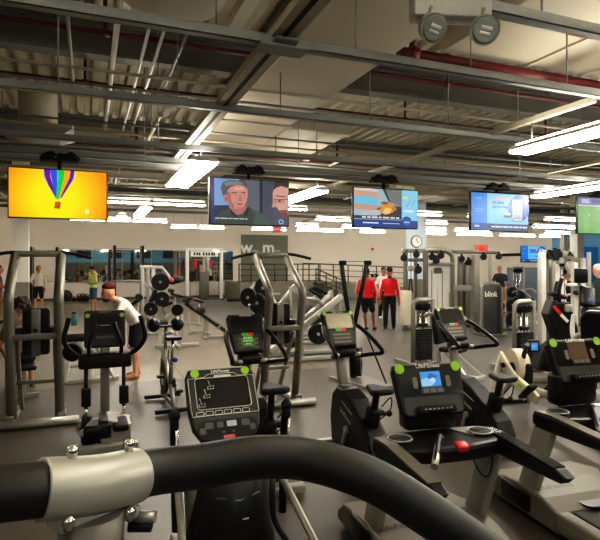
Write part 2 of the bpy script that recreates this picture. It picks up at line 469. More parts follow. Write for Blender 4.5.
# ducts and soffits
def duct(a, b, label, bev=.0, ribs=()):
    t = thing('air_duct', label, 'duct', ((a[0]+b[0])/2, (a[1]+b[1])/2, a[2]))
    w = (b[0]-a[0])/2; l = (b[1]-a[1])/2; h = b[2]-a[2]
    mb = MB(); mb.box((0, 0, h/2), (2*w, 2*l, h), bev=bev, seg=4); mb.build('duct_body', M_DUCT, t)
    for (y, axis) in ribs:
        q = MB()
        if axis == 'x': q.span((-w-.02, y-.03, -.03), (w+.02, y+.03, 0))
        else: q.span((y-.03, -l, -.03), (y+.03, l, 0))
        q.build('flange', M_STRUTB, t)
    return t
duct((2.05, 1.5, 4.3), (3.25, 11, 4.8), 'wide flat beige duct running away beside the slotted track', .03, ((-2.6, 'x'), (-.9, 'x'), (.8, 'x'), (2.4, 'x')))
duct((4.0, -1, 4.5), (11, 5.45, 4.9), 'broad beige soffit over the right side of the room', .02, ((-2.2, 'y'), (-1.2, 'y'), (.6, 'y')))
duct((.2, -1, 4.25), (1.25, 5.4, 4.9), 'round-edged beige duct at the top left of the slotted track', .3)
duct((-3.4, -1, 4.35), (.1, 5.0, 4.8), 'flat beige soffit at the top left corner', .02, ((.6, 'y'), (1.25, 'y')))
duct((-6, 11.6, 4.2), (16, 12.6, 4.7), 'long beige cross duct behind the televisions', .03, ((-3, 'y'), (-1, 'y'), (1, 'y')))
duct((3.3, 9.0, 4.35), (4.6, 11.4, 4.6), 'short beige cross duct above the grill television', .03)
duct((8.6, 12.9, 3.9), (10.2, 14.3, 4.6), 'boxy beige duct end above the phone television', .03)
duct((1.4, 10.4, 3.75), (2.6, 11.2, 3.95), 'pale flat panel box just above the second television', .02)
# round drop with a square diffuser
p = onY(38, 265, 8.9)
t = thing('ceiling_diffuser', 'round duct drop with a square air diffuser above the orange television', 'diffuser', (p.x, 8.9, 3.78))
mb = MB(); mb.path([(0, 0, .12), (0, 0, .45), (0, 0, .75)], .27, 24); mb.build('round_duct', M_DUCT, t)
mb = MB(); mb.prism(rrect(1.0, 1.0, .02, 1), 'z', .1, .14); mb.build('flange', M_DUCT, t)
mb = MB(); mb.add([(-.5, -.5, .1), (.5, -.5, .1), (.5, .5, .1), (-.5, .5, .1), (-.3, -.3, .0), (.3, -.3, .0), (.3, .3, .0), (-.3, .3, .0)], [[0, 1, 5, 4], [1, 2, 6, 5], [2, 3, 7, 6], [3, 0, 4, 7], [4, 5, 6, 7]]); mb.build('cone', M_STRUT, t)
# strip lights ------------------------------------------------------
LAMP = 50.0
M_TUBE = emis((255, 247, 232), LAMP); M_TUBEF = emis((255, 247, 234), 60.0); M_UP = emis((255, 248, 234), 28.0); M_UPF = emis((255, 248, 234), 12.0); M_WASH = emis((255, 247, 234), 36.0); M_UPB = emis((255, 248, 236), 130.0); M_TUBEX = emis((255, 248, 234), 95.0); M_TUBEB = emis((255, 247, 232), 13.0)
M_HOUS = mat('fixture_white', (225, 222, 212), .4)
def strip_light(c, L, w, rz, label, group, tubes=2, glow=None, up=None):
    t = thing('strip_light', label, 'light', c, rz, group)
    mb = MB(); mb.prism([(-w/2, .0), (w/2, .0), (w/2-.02, .045), (w*.2, .075), (-w*.2, .075), (-w/2+.02, .045)], 'y', -L/2, L/2); mb.build('housing', M_HOUS, t)
    for k in range(tubes):
        x = (k-(tubes-1)/2)*w*.5
        q = MB(); q.box((x, 0, -.015), (w*.40, L*.985, .03)); q.build('tube', glow or M_TUBE, t)
    q = MB(); q.box((0, 0, .08), (w*.5, L*.95, .012)); q.build('added_uplight', up or M_UP, t) if up != 0 else None  # glowing strip added on top to brighten the ceiling, unseen from below
    for y in (-L*.4, L*.4):
        q = MB(); q.tube((0, y, .07), (0, y, max(ZS-c[2], .2)), .006, 6); q.build('hanger', M_STRUT, t)
    return t
G = 'near strip lights'
strip_light((1.49, 8.62, 3.34), 2.5, .42, 0, 'twin tube strip light hanging left of the second television', G)
strip_light((5.3, 4.3, 3.40), 2.5, .34, 0, 'large bright strip light high on the right', G)
strip_light((8.85, 7.5, 3.36), 2.5, .34, 0, 'bright strip light between the phone and football televisions', G, 2, M_TUBEX)
for x, y in ((1.5, .6), (5.3, .3), (-2.3, 2.2), (-2.2, -2.6), (1.5, -3.2), (8.9, 1.5), (5.3, -3.2), (14, 4), (14, -1.5)):
    strip_light((x, y, 3.5), 2.5, .34, 0, 'added strip light above or behind the camera', 'added lights out of view', 2, M_TUBEB, M_UPB)  # unseen lamps added to light the near floor and ceiling
for x, y in ((12.6, 6.6), (15.5, 9.6), (10.2, 3.6)):
    strip_light((x, y, 3.42), 2.5, .34, 0, 'added strip light above or behind the camera', 'added lights out of view', 2, M_TUBEX, M_UP)  # added beyond the right edge to brighten the right half
for k in range(16):
    strip_light((-7+k*3.0, 26.4, 5.25), 2.7, .4, PI/2, 'added strip light above or behind the camera', 'added lights out of view', 1, M_TUBEF if k > 6 else M_WASH)  # row added behind the girder to wash the back wall with light
def far_light(px0, px1, Y, label, z=3.36):
    a = onY(px0, 265, Y); b = onY(px1, 265, Y)
    strip_light(((a.x+b.x)/2, Y, z), abs(b.x-a.x), .2, PI/2, label, 'far strip light rows', 1, M_TUBEF, M_UPF)
rows = [
 (13.0, ((62, 105, 'under the orange television, first far row'), (107.5, 151, 'right of the orange television, left half of the pair'), (153, 205, 'left of the interview television, right half of the pair'), (258, 307, 'partly behind the interview television, first far row'), (412, 441, 'brightest one right of the grill television'), (545, 598, 'under the football television, first far row'), (468, 512, 'behind the phone television, first far row'))),
 (15.6, ((30, 62, 'below the orange television beside the white column'), (316, 350, 'left of the grill television, second far row'), (404, 447, 'just under the brightest one, right of the grill television'), (214, 262, 'behind the interview television, second far row'), (533, 575, 'short of the football television, second far row'))),
 (18.4, ((70, 105, 'below the orange television, third far row'), (108, 131, 'in the third far row, left of a pair'), (133, 167, 'in the third far row, right of a pair'), (296, 318, 'in the third far row above the platform railing'), (342, 372, 'under the left edge of the grill television'), (420, 446, 'third down of the stack right of the grill television'), (545, 575, 'third far row at the right end'), (455, 490, 'under the phone television, third far row'))),
 (20.8, ((171, 197, 'in the farthest row, left of a pair under the interview television'), (199, 224, 'in the farthest row, right of a pair under the interview television'), (252, 286, 'farthest row, beside the red exit sign'), (297, 319, 'farthest row, just right of the exit sign'), (321, 343, 'farthest row, left of the grill television'), (360, 385, 'farthest row, centred under the grill television'), (418, 446, 'lowest of the stack right of the grill television'), (457, 492, 'farthest row, under the phone television'), (500, 535, 'farthest row, right of the phone television'), (540, 560, 'farthest row at the right end')))]
for Y, L in rows:
    for a, b, s in L: far_light(a, b, Y, 'white ceiling strip light '+s)
# short lights running away between rows
for px, Y0, Y1, s in ((142, 14.2, 16.6, 'seen end on left of centre, behind the pair'), (121, 17.0, 18.2, 'seen end on low behind the pair'), (300, 9.7, 12.1, 'sticking out from behind the interview television'), (372, 13.2, 14.6, 'half hidden by the grill television')):
    p = onY(px, 265, (Y0+Y1)/2); strip_light((p.x, (Y0+Y1)/2, 3.38), Y1-Y0, .3, 0, 'white ceiling strip light '+s, 'strip lights running away')
# emergency lamp box on the nearest strut
p = at(450, 4, 3.55)
t = thing('emergency_light', 'grey emergency light box with two round lamp heads', 'emergency light', (p.x, p.y, ZS-.21), rz=-.3)
mb = MB(); mb.box((0, 0, .08), (.52, .14, .2), bev=.012); mb.build('box', M_FRAMEL, t)
for x, tw in ((-.2, .25), (.2, -.1)):
    q = MB(); q.path([(0, 0, 0), (.03, 0, .02), (.06, 0, .03), (.1, 0, .03)], [.04, .07, .088, .092], 18)
    q.path([(.1, 0, .03), (.112, 0, .03)], .094, 18)
    q.tube((.0, 0, .0), (0.02, 0, .16), .014, 8)
    q.tube((.0, 0, .0), (-.06, 0, .12), .014, 8)
    HM = Matrix.Translation((x*.93, -.04, -.12)) @ Matrix.Rotation(-PI/2+tw, 4, 'Z') @ Matrix.Rotation(.45, 4, 'Y')
    q.xf(HM)
    h = q.build('lamp_head', M_SILVER, t)
    q = MB(); q.tube((.121, -.03, .05), (.121, .04, .035), .012, 8); q.tube((.121, -.035, .02), (.121, .03, .005), .009, 8); q.xf(HM); q.build('lens_highlight', M_WHITE, h)  # white bars on the lens stand in for its reflected highlights
    q = MB(); q.path([(.113, 0, .03), (.120, 0, .03)], [.082, .07], 18); q.xf(HM); q.build('lens', mat('lamp_lens', (150, 156, 150), .2, .3), h)
p = at(578, 48, 6.0); mb = MB(); mb.box((p.x, p.y, 4.49), (.22, .1, .01)); tag(mb.build('duct_tag', mat('red_tag', (170, 60, 45), .6)), 'small red tag on the beige soffit', 'tag')
# exit sign, fire strobe, clock, wall television
p = onY(277, 229.5, 18.0); t = thing('exit_sign', 'small red exit sign hanging below the interview television', 'sign', p)
mb = MB(); mb.box((0, 0, 0), (.3, .06, .2)); mb.tube((0, 0, .1), (0, 0, ZS-p.z), .008, 6); mb.build('housing', emis((215, 45, 30), .9), t)
mb = MB(); add_text(mb, 'EXIT', .12, Matrix.Translation((0, -.034, 0)) @ face_up_to_user()); mb.build('lettering', emis((255, 150, 120), 1.2), t)
p = onY(482, 249, 30.9); t = thing('exit_sign', 'glowing red round sign above the grey weight tower', 'sign', (p.x, YB-.06, p.z))
mb = MB(); mb.box((0, 0, 0), (1.1, .06, .62)); mb.build('housing', emis((235, 130, 105), .8), t)
mb = MB(); mb.ball((0, -.02, 0), (.3, .05, .28), 14); mb.build('glow', emis((255, 50, 30), 1.6), t)
p = onY(372.5, 249, 30.95); mb = MB(); mb.box((p.x, YB-.04, p.z), (.16, .07, .16), bev=.01); tag(mb.build('fire_alarm', M_RED), 'small red fire alarm on the cream back wall', 'alarm')
t = thing('wall_clock', 'white round clock on the pale blue column', 'clock', (cp.x-.16, cp.y-.25, 2.64))
mb = MB(); mb.disc((0, 0, 0), (0, 1, 0), .2, .05, 24); mb.build('rim', M_FRAMED, t)
mb = MB(); mb.disc((0, -.03, 0), (0, 1, 0), .165, .02, 24); f = mb.build('face', M_WHITE, t)
mb = MB(); mb.bar((0, -.045, 0), (0, -.045, .13), .02, .01); mb.bar((0, -.045, 0), (.08, -.045, -.03), .025, .01); mb.build('hands', M_BLACK, f)
# ------------------------------------------------------------------ televisions
class Pic:
    """flat picture made of coloured polygons, (0,0) bottom left, (1,1) top right, facing -y"""
    def __init__(s, w, h, y=0.0, s_=1.0): s.w = w; s.h = h; s.y = y; s.mb = MB(); s.mats = []; s.n = 0; s.s = s_
    def poly(s, pts, col, st=None):
        m = col if not isinstance(col, tuple) else emis(col, st or s.s)
        if m not in s.mats: s.mats.append(m)
        s.mb.m = s.mats.index(m); y = s.y-s.n*.0004; s.n += 1
        s.mb.add([((a-.5)*s.w, y, (b-.5)*s.h) for a, b in pts], [list(range(len(pts)))]); return s
    def rect(s, a, b, c, d, col): return s.poly([(a, b), (c, b), (c, d), (a, d)], col)
    def ell(s, cx, cy, rx, ry, col, n=22, a0=0, a1=2*PI):
        return s.poly([(cx+rx*math.cos(a0+(a1-a0)*k/n), cy+ry*math.sin(a0+(a1-a0)*k/n)) for k in range(n+(a1-a0 < 6.2))], col)
    def text(s, txt, cx, cy, size, col):
        m = emis(col, s.s)
        if m not in s.mats: s.mats.append(m)
        s.mb.m = s.mats.index(m); y = s.y-s.n*.0004-.0002; s.n += 1
        add_text(s.mb, txt, size, Matrix.Translation(((cx-.5)*s.w, y, (cy-.5)*s.h)) @ face_up_to_user(), bold=.02); return s
    def build(s, name, parent): return s.mb.build(name, s.mats, parent)
def tv(px0, px1, pt, pb, Y, label, top=3.50, mount=True):
    a = onY(px0, (pt+pb)/2, Y); b = onY(px1, (pt+pb)/2, Y)
    w = b.x-a.x; cxp = (px0+px1)/2
    zt = onY(cxp, pt, Y).z; zb = onY(cxp, pb, Y).z; h = zt-zb
    t = thing('television', label, 'television', ((a.x+b.x)/2, Y, (zt+zb)/2))
    mb = MB(); mb.box((0, .03, 0), (w, .06, h), bev=.006); mb.box((0, .07, -.05), (w*.6, .05, h*.6), bev=.02); mb.build('case', M_BLACK, t)
    if mount:
        mb = MB(); mb.tube((0, .1, .1), (0, .1, top-(zt+zb)/2), .028, 10); mb.build('mount_pole', M_BLACK, t)
        mb = MB(); mb.box((0, .11, 0), (.5, .02, .35)); mb.bar((-.2, .11, -.2), (-.2, .11, .2), .03, .03); mb.bar((.2, .11, -.2), (.2, .11, .2), .03, .03); mb.build('mount_bracket', M_BLACK, t)
        mb = MB(); ztop = top-.1-(zt+zb)/2
        mb.box((0, .1, ztop), (.5, .2, .04)); mb.box((.12, .06, ztop+.05), (.2, .14, .07), bev=.01); mb.box((-.14, .06, ztop+.04), (.16, .12, .06), bev=.01)
        pts = [(-.25, .1, ztop+.03), (-.12, .02, ztop+.09), (.02, .12, ztop+.05), (.16, .06, ztop+.11), (.27, .1, ztop+.02)]
        mb.path(pts, .016, 6, 5); mb.path([(p[0]*.9, p[1]+.05, p[2]+.02) for p in pts], .014, 6, 5)
        mb.build('cable_box', M_BLACK2, t)
    return t, w-.03, h-.03
YT = 8.3
# 1 balloon
t, w, h = tv(7.5, 107.5, 169, 219, YT, 'television showing an orange screen with a rainbow balloon')
g = bpy.data.materials.new('sunburst_screen'); g.use_nodes = True; nt = g.node_tree; b = nt.nodes['Principled BSDF']; b.inputs['Base Color'].default_value = (.01, .01, .01, 1)
tc = nt.nodes.new('ShaderNodeTexCoord'); mp = nt.nodes.new('ShaderNodeMapping'); gr = nt.nodes.new('ShaderNodeTexGradient'); gr.gradient_type = 'SPHERICAL'
mp.inputs['Scale'].default_value = (1.45, .01, 1.45); mp.inputs['Location'].default_value = (0.06, 0, .1)
rp = nt.nodes.new('ShaderNodeValToRGB'); rp.color_ramp.elements[0].color = lin((250, 148, 10)); rp.color_ramp.elements[1].color = lin((250, 238, 10)); rp.color_ramp.elements[1].position = .62
nt.links.new(tc.outputs['Object'], mp.inputs[0]); nt.links.new(mp.outputs[0], gr.inputs[0]); nt.links.new(gr.outputs['Fac'], rp.inputs[0]); nt.links.new(rp.outputs[0], b.inputs['Emission Color']); b.inputs['Emission Strength'].default_value = 1.0
P = Pic(w, h, -.003)
P.rect(0, 0, 1, 1, g)
def petal(x0, x1, top, col, bulge):
    P.poly([(x0, top), (x0+.01, top-.15), (x0+(.485-x0)*.35, top-.33), (.47, .40), (.50, .40), (x1+(.485-x1)*.35, top-.33), (x1-.0, top-.15), (x1, top)], col)
petal(.33, .66, 1.0, (250, 170, 190), 0)
petal(.345, .645, 1.0, (255, 160, 20), 0)
petal(.345, .41, 1.0, (92, 20, 170), 0); petal(.41, .48, 1.0, (40, 90, 225), 0); petal(.475, .505, 1.0, (60, 190, 220), 0); petal(.49, .555, 1.0, (10, 205, 40), 0)
P.poly([(.555, 1), (.55, .8), (.5, .42), (.52, .42), (.6, .8), (.61, 1)], (255, 160, 20))
P.poly([(.62, 1), (.61, .85), (.51, .41), (.53, .43), (.645, .82), (.66, 1)], (92, 20, 170))
P.rect(.475, .37, .505, .395, (170, 220, 120))
P.poly([(.45, .2), (.46, .31), (.52, .31), (.51, .19)], (170, 90, 50)); P.rect(.458, .27, .515, .34, (225, 80, 40))
P.ell(.79, .14, .022, .045, (250, 250, 180)); P.rect(.775, .17, .805, .2, (250, 250, 180))
P.build('screen', t)
# 2 interview
t, w, h = tv(209, 289, 179, 225.5, YT, 'television showing a grey-haired man in a green shirt being interviewed')
P = Pic(w, h, -.003, .9)
P.rect(0, 0, 1, 1, (84, 86, 104)); P.rect(.05, .35, .3, 1, (120, 158, 208)); P.rect(.24, .35, .36, 1, (150, 180, 216)); P.rect(.44, .3, .62, 1, (104, 106, 122)); P.rect(.62, .0, .66, 1, (40, 42, 58)); P.rect(.66, 0, .8, 1, (78, 80, 98))
P.rect(0, 0, .05, 1, (30, 40, 130)); P.rect(.0, 0, .015, 1, (12, 10, 20))
P.poly([(.05, .1), (.05, .40), (.3, .42), (.3, .1)], (40, 42, 68))
P.poly([(.05, .0), (.08, .16), (.16, .3), (.27, .36), (.5, .38), (.64, .27), (.72, .12), (.74, 0)], (58, 74, 66)); P.poly([(.5, .38), (.64, .27), (.72, .12), (.74, 0), (.52, 0), (.56, .2)], (74, 92, 80))
P.poly([(.22, .32), (.25, .52), (.42, .5), (.46, .36), (.40, .24), (.34, .2)], (178, 116, 102)); P.poly([(.22, .34), (.2, .42), (.34, .18), (.31, .12)], (36, 46, 42)); P.poly([(.49, .42), (.45, .36), (.41, .16), (.46, .18)], (36, 46, 42))
P.poly([(.15, .66), (.13, .8), (.16, .92), (.25, .98), (.38, .97), (.45, .9), (.46, .8), (.42, .84), (.3, .82), (.24, .76), (.21, .6), (.18, .56)], (88, 86, 90))
P.poly([(.19, .82), (.17, .9), (.25, .96), (.36, .95), (.42, .9), (.36, .86), (.26, .86)], (132, 130, 132))
P.ell(.19, .56, .028, .09, (190, 128, 116)); P.ell(.195, .55, .014, .05, (160, 96, 88))
P.poly([(.205, .72), (.205, .54), (.235, .42), (.29, .345), (.35, .33), (.41, .38), (.45, .5), (.47, .66), (.46, .8), (.42, .86), (.33, .87), (.25, .82)], (208, 146, 132))
P.poly([(.205, .72), (.205, .54), (.235, .42), (.29, .345), (.3, .40), (.26, .52), (.25, .7)], (176, 110, 100)); P.poly([(.3, .82), (.4, .83), (.43, .76), (.3, .75)], (224, 168, 154))
P.poly([(.26, .7), (.33, .715), (.335, .695), (.265, .675)], (84, 64, 60)); P.poly([(.38, .71), (.44, .725), (.44, .70), (.385, .69)], (84, 64, 60))
for ex in (.302, .412): P.ell(ex, .645, .026, .018, (182, 116, 106)); P.ell(ex, .645, .018, .012, (236, 220, 214)); P.ell(ex+.004, .645, .008, .011, (40, 30, 30))
P.poly([(.36, .66), (.345, .54), (.36, .525), (.395, .53), (.4, .55), (.38, .66)], (192, 126, 114)); P.poly([(.345, .545), (.36, .52), (.395, .525), (.39, .54)], (150, 88, 82))
P.poly([(.315, .45), (.36, .465), (.42, .455), (.37, .425)], (142, 66, 70)); P.poly([(.325, .5), (.3, .44), (.305, .44), (.335, .5)], (176, 108, 98)); P.poly([(.3, .37), (.35, .345), (.4, .38), (.36, .39)], (184, 122, 110))
P.poly([(.79, .45), (.79, .75), (.83, .92), (1, .97), (1, .2), (.93, .2), (.88, .26), (.85, .4)], (214, 160, 148)); P.poly([(.8, .8), (.82, 1), (1, 1), (1, .86), (.9, .9), (.84, .86)], (64, 46, 44)); P.poly([(.82, .6), (.775, .44), (.785, .4), (.84, .42)], (204, 148, 136))
P.poly([(.83, .68), (.96, .67), (.96, .65), (.83, .66)], (74, 52, 50)); P.poly([(.80, .58), (.8, .52), (.86, .5), (.95, .51), (.95, .59)], (190, 140, 132)); P.poly([(.80, .6), (1, .61), (1, .595), (.8, .585)], (60, 60, 74)); P.ell(.88, .56, .016, .02, (50, 36, 36)); P.poly([(.86, .34), (.98, .36), (1, .2), (.92, .16), (.87, .22)], (120, 74, 66)); P.poly([(.87, .31), (.96, .325), (.96, .29), (.88, .28)], (170, 76, 84))
P.ell(.9, .08, .035, .055, (150, 200, 230)); P.ell(.9, .08, .022, .035, (60, 100, 150))
x = .06
for L in (.05, .09, .04, .07, .06, .03): P.rect(x, .11, x+L, .13, (220, 222, 226)); x += L+.012
P.build('screen', t)
# 3 grill advert
t, w, h = tv(353, 418, 188.5, 228.5, YT, 'television showing hands over a grilled chicken on a blue advert')
P = Pic(w, h, -.003, .95)
P.rect(0, 0, 1, 1, (22, 62, 140)); P.rect(0, .2, .74, 1, (160, 180, 190)); P.poly([(0, .45), (0, .8), (.3, .88), (.42, .5)], (110, 190, 225)); P.poly([(0, .93), (0, 1), (.3, 1), (.4, .93)], (214, 206, 196))
P.poly([(.46, 1), (.56, .66), (.74, .55), (.74, 1)], (120, 124, 122)); P.poly([(.44, 1), (.54, .66), (.56, .68), (.48, 1)], (40, 40, 44))
P.poly([(0, .78), (.0, .96), (.2, .92), (.36, .9), (.39, .74), (.36, .7), (.33, .78), (.2, .8)], (206, 158, 136)); P.poly([(0, .46), (0, .6), (.2, .58), (.36, .56), (.46, .48), (.4, .42), (.2, .44)], (200, 150, 128))
P.poly([(.3, .42), (.5, .64), (.74, .55), (.74, .3), (.36, .3)], (44, 50, 66)); P.poly([(.1, .4), (.46, .48), (.4, .32), (.08, .3)], (176, 186, 196))
P.poly([(.38, .42), (.44, .62), (.56, .66), (.64, .56), (.6, .4), (.48, .33)], (214, 150, 60)); P.poly([(.44, .38), (.48, .52), (.58, .5), (.54, .36)], (236, 196, 110)); P.ell(.47, .64, .06, .04, (150, 86, 50)); P.ell(.62, .5, .04, .06, (190, 120, 50))
P.rect(0, .22, .74, .3, (36, 36, 40))
x = .12
for L in (.06, .05, .09, .04, .1, .07, .05): P.rect(x, .24, x+L, .28, (225, 225, 220)); x += L+.02
P.rect(.74, .2, 1, 1, (140, 205, 235)); P.rect(.76, .78, .84, .83, (240, 225, 110)); P.poly([(.8, .55), (.88, .74), (.89, .73), (.81, .54)], (110, 170, 200)); P.poly([(.9, .6), (.96, .78), (.97, .77), (.91, .59)], (110, 170, 200)); P.rect(.77, .42, .93, .48, (200, 236, 245))
P.ell(.82, .2, .075, .11, (30, 72, 150)); P.rect(.775, .15, .865, .2, (170, 200, 225)); P.rect(0, 0, 1, .2, (22, 62, 140)); P.ell(.82, .17, .07, .1, (44, 96, 170)); P.rect(.78, .14, .86, .17, (190, 215, 235))
P.rect(.13, .1, .37, .13, (225, 232, 240)); P.rect(.44, .1, .7, .12, (190, 205, 225))
P.build('screen', t)
# 4 app advert, also shown on the wall screen
def app_screen(w, h, y, s=1.0, detail=True):
    P = Pic(w, h, y, s)
    P.rect(0, 0, 1, 1, (112, 198, 240)); P.rect(0, 0, .27, 1, (20, 128, 228)); P.rect(0, 0, 1, .19, (40, 70, 120)); P.rect(0, 0, .27, .19, (26, 86, 160))
    P.rect(.06, .84, .18, .87, (90, 180, 240)); P.rect(.06, .56, .2, .58, (90, 180, 240)); P.rect(.06, .5, .2, .52, (90, 180, 240))
    P.rect(.36, .86, .66, .89, (226, 130, 150)); P.rect(.36, .82, .6, .835, (226, 130, 150))
    if detail:
        P.text('the blink', .46, .76, .085, (20, 60, 190)); P.text('app for free', .5, .65, .085, (20, 60, 190))
    else:
        P.rect(.34, .72, .58, .8, (20, 70, 200)); P.rect(.34, .6, .66, .68, (20, 70, 200))
    P.ell(.83, .62, .19, .36, (24, 70, 200)); P.rect(.66, .19, 1, .3, (112, 198, 240)); P.poly(rrect(.2, .62, .03, 3, .8, .58), (30, 36, 60)); P.poly(rrect(.18, .58, .03, 3, .8, .58), (176, 214, 240)); P.rect(.74, .4, .86, .43, (90, 140, 210)); P.rect(.72, .33, .88, .38, (180, 120, 130)); P.rect(.75, .86, .85, .89, (30, 36, 60))
    P.rect(.56, .36, .68, .42, (46, 50, 70)); P.rect(.56, .44, .68, .48, (220, 225, 235)); 
    x = .34
    for L in (.05, .08, .04, .09, .06, .1, .05, .08): P.rect(x, .085, x+L, .125, (210, 225, 240)); x += L+.012
    P.rect(.05, .09, .13, .13, (190, 220, 245)); return P
t, w, h = tv(470.5, 528.5, 193, 231.5, YT, 'television showing a phone app advert on a blue screen')
app_screen(w, h, -.003, .95).build('screen', t)
p = onY(533, 253.5, 24.0)
t, w, h = tv(521, 546, 246, 262.5, 28.0, 'distant wall television with the blue phone app advert', mount=False)
mb = MB(); mb.bar((0, .08, 0), (0, 2.95, 0), .1, .2); mb.build('wall_arm', M_BLACK, t)
app_screen(w, h, -.003, .9, False).build('screen', t)
# 5 football
t, w, h = tv(577.5, 632, 198, 234.5, YT, 'television showing a green football pitch, cut by the right edge')
P = Pic(w, h, -.003, .85)
P.rect(0, 0, 1, 1, (96, 176, 80))
for k in range(5): P.rect(k*.2, 0, k*.2+.1, .78, (84, 164, 70))
P.rect(0, .78, 1, 1, (110, 120, 170)); P.rect(.06, .84, .2, .96, (180, 190, 225)); P.rect(.24, .84, .4, .94, (70, 84, 150)); P.rect(0, .76, 1, .79, (210, 220, 210))
for x, y, c in ((.2, .5, (230, 230, 230)), (.35, .6, (200, 60, 60)), (.5, .4, (230, 230, 230)), (.3, .3, (200, 60, 60)), (.7, .5, (200, 60, 60))): P.ell(x, y, .012, .03, c, 8)
P.build('screen', t)
# thin conduits crossing between the struts
for k, (Y, z, r) in enumerate(((7.0, 4.1, .018), (7.2, 4.35, .022), (8.0, 3.9, .016), (9.0, 4.0, .02), (9.9, 3.95, .02), (10.6, 3.75, .022), (11.0, 4.1, .03), (12.9, 3.9, .03), (14.6, 3.95, .035), (16.6, 3.9, .04), (17.4, 4.1, .05), (19.6, 4.0, .05), (22.5, 4.1, .06), (23.5, 4.4, .06))):
    mb = MB(); mb.tube((-6, Y, z), (14+Y*.8, Y, z), r, 6)
    tag(mb.build('ceiling_conduit', M_STRUTB if k % 2 else M_STRUT), 'thin grey conduit crossing the ceiling', 'conduit', 'thin conduits crossing the ceiling')
for k, (px, Y, y0, y1) in enumerate(((160, 7.5, 0, 1.5), (205, 11.8, 0, 2.4), (330, 9.0, 0, 1.4), (352, 9.0, 0, 1.0), (440, 8.2, 0, 1.1), (250, 13, 0, 3), (470, 12, 0, 3), (120, 12, 0, 3), (540, 12, 0, 4), (395, 12, 0, 3))):
    p = onY(px, 265, Y); mb = MB(); mb.tube((p.x, Y, 3.95+.05*(k % 3)), (p.x, Y+y1, 3.95+.05*(k % 3)), .03, 6); mb.disc((p.x, Y, 3.95+.05*(k % 3)), (0, 1, 0), .04, .05, 8)
    tag(mb.build('ceiling_conduit', M_STRUTB), 'short pale pipe stub pointing away under the ceiling', 'conduit', 'short pipe stubs under the ceiling')
# ------------------------------------------------------------------ gym machines (each faces +y, towards the far wall)
def sub(mb_fn, name, m, parent, label=None):
    mb = MB(); mb_fn(mb); o = mb.build(name, m, parent)
    if label: o['label'] = label
    return o
def mk(name, m, parent, label=None):
    """context helper: with mk(...) as mb: add shapes"""
    class K:
        def __enter__(s): s.mb = MB(); return s.mb
        def __exit__(s, *a):
            s.o = s.mb.build(name, m, parent)
            if label: s.o['label'] = label
    return K()
def slab(mb, pts, t, tilt, c, bev=.012):
    """polygon pts (x,z) as a slab of thickness t facing -y, leaned back by tilt about x, centred at c"""
    b = len(mb.v); mb.prism(pts, 'y', -t/2, t/2, bev)
    mb.xf(Matrix.Translation(Vector(c)) @ Matrix.Rotation(-tilt, 4, 'X'), b); return mb
def on_slab(c, tilt, t): return Matrix.Translation(Vector(c)) @ Matrix.Rotation(-tilt, 4, 'X') @ Matrix.Translation((0, -t/2-.001, 0))
def flat(mb, M, pts, off=0.0):
    mb.add([M @ Vector((p[0], -off, p[1])) for p in pts], [list(range(len(pts)))]); return mb
def circ(cx, cy, r, n=18): return [(cx+r*math.cos(2*PI*k/n), cy+r*math.sin(2*PI*k/n)) for k in range(n)]
def rc(a, b, c, d): return [(a, b), (c, b), (c, d), (a, d)]
LOGO = 'LifeFitness'
def stickers(M, t, pts, r=.03, m=None):
    for x, z in pts:
        with mk('round_sticker', m or M_GREEN, t) as mb: mb.add([], []); mb.prism(circ(x, z, r), 'y', -.004, 0); mb.xf(M)

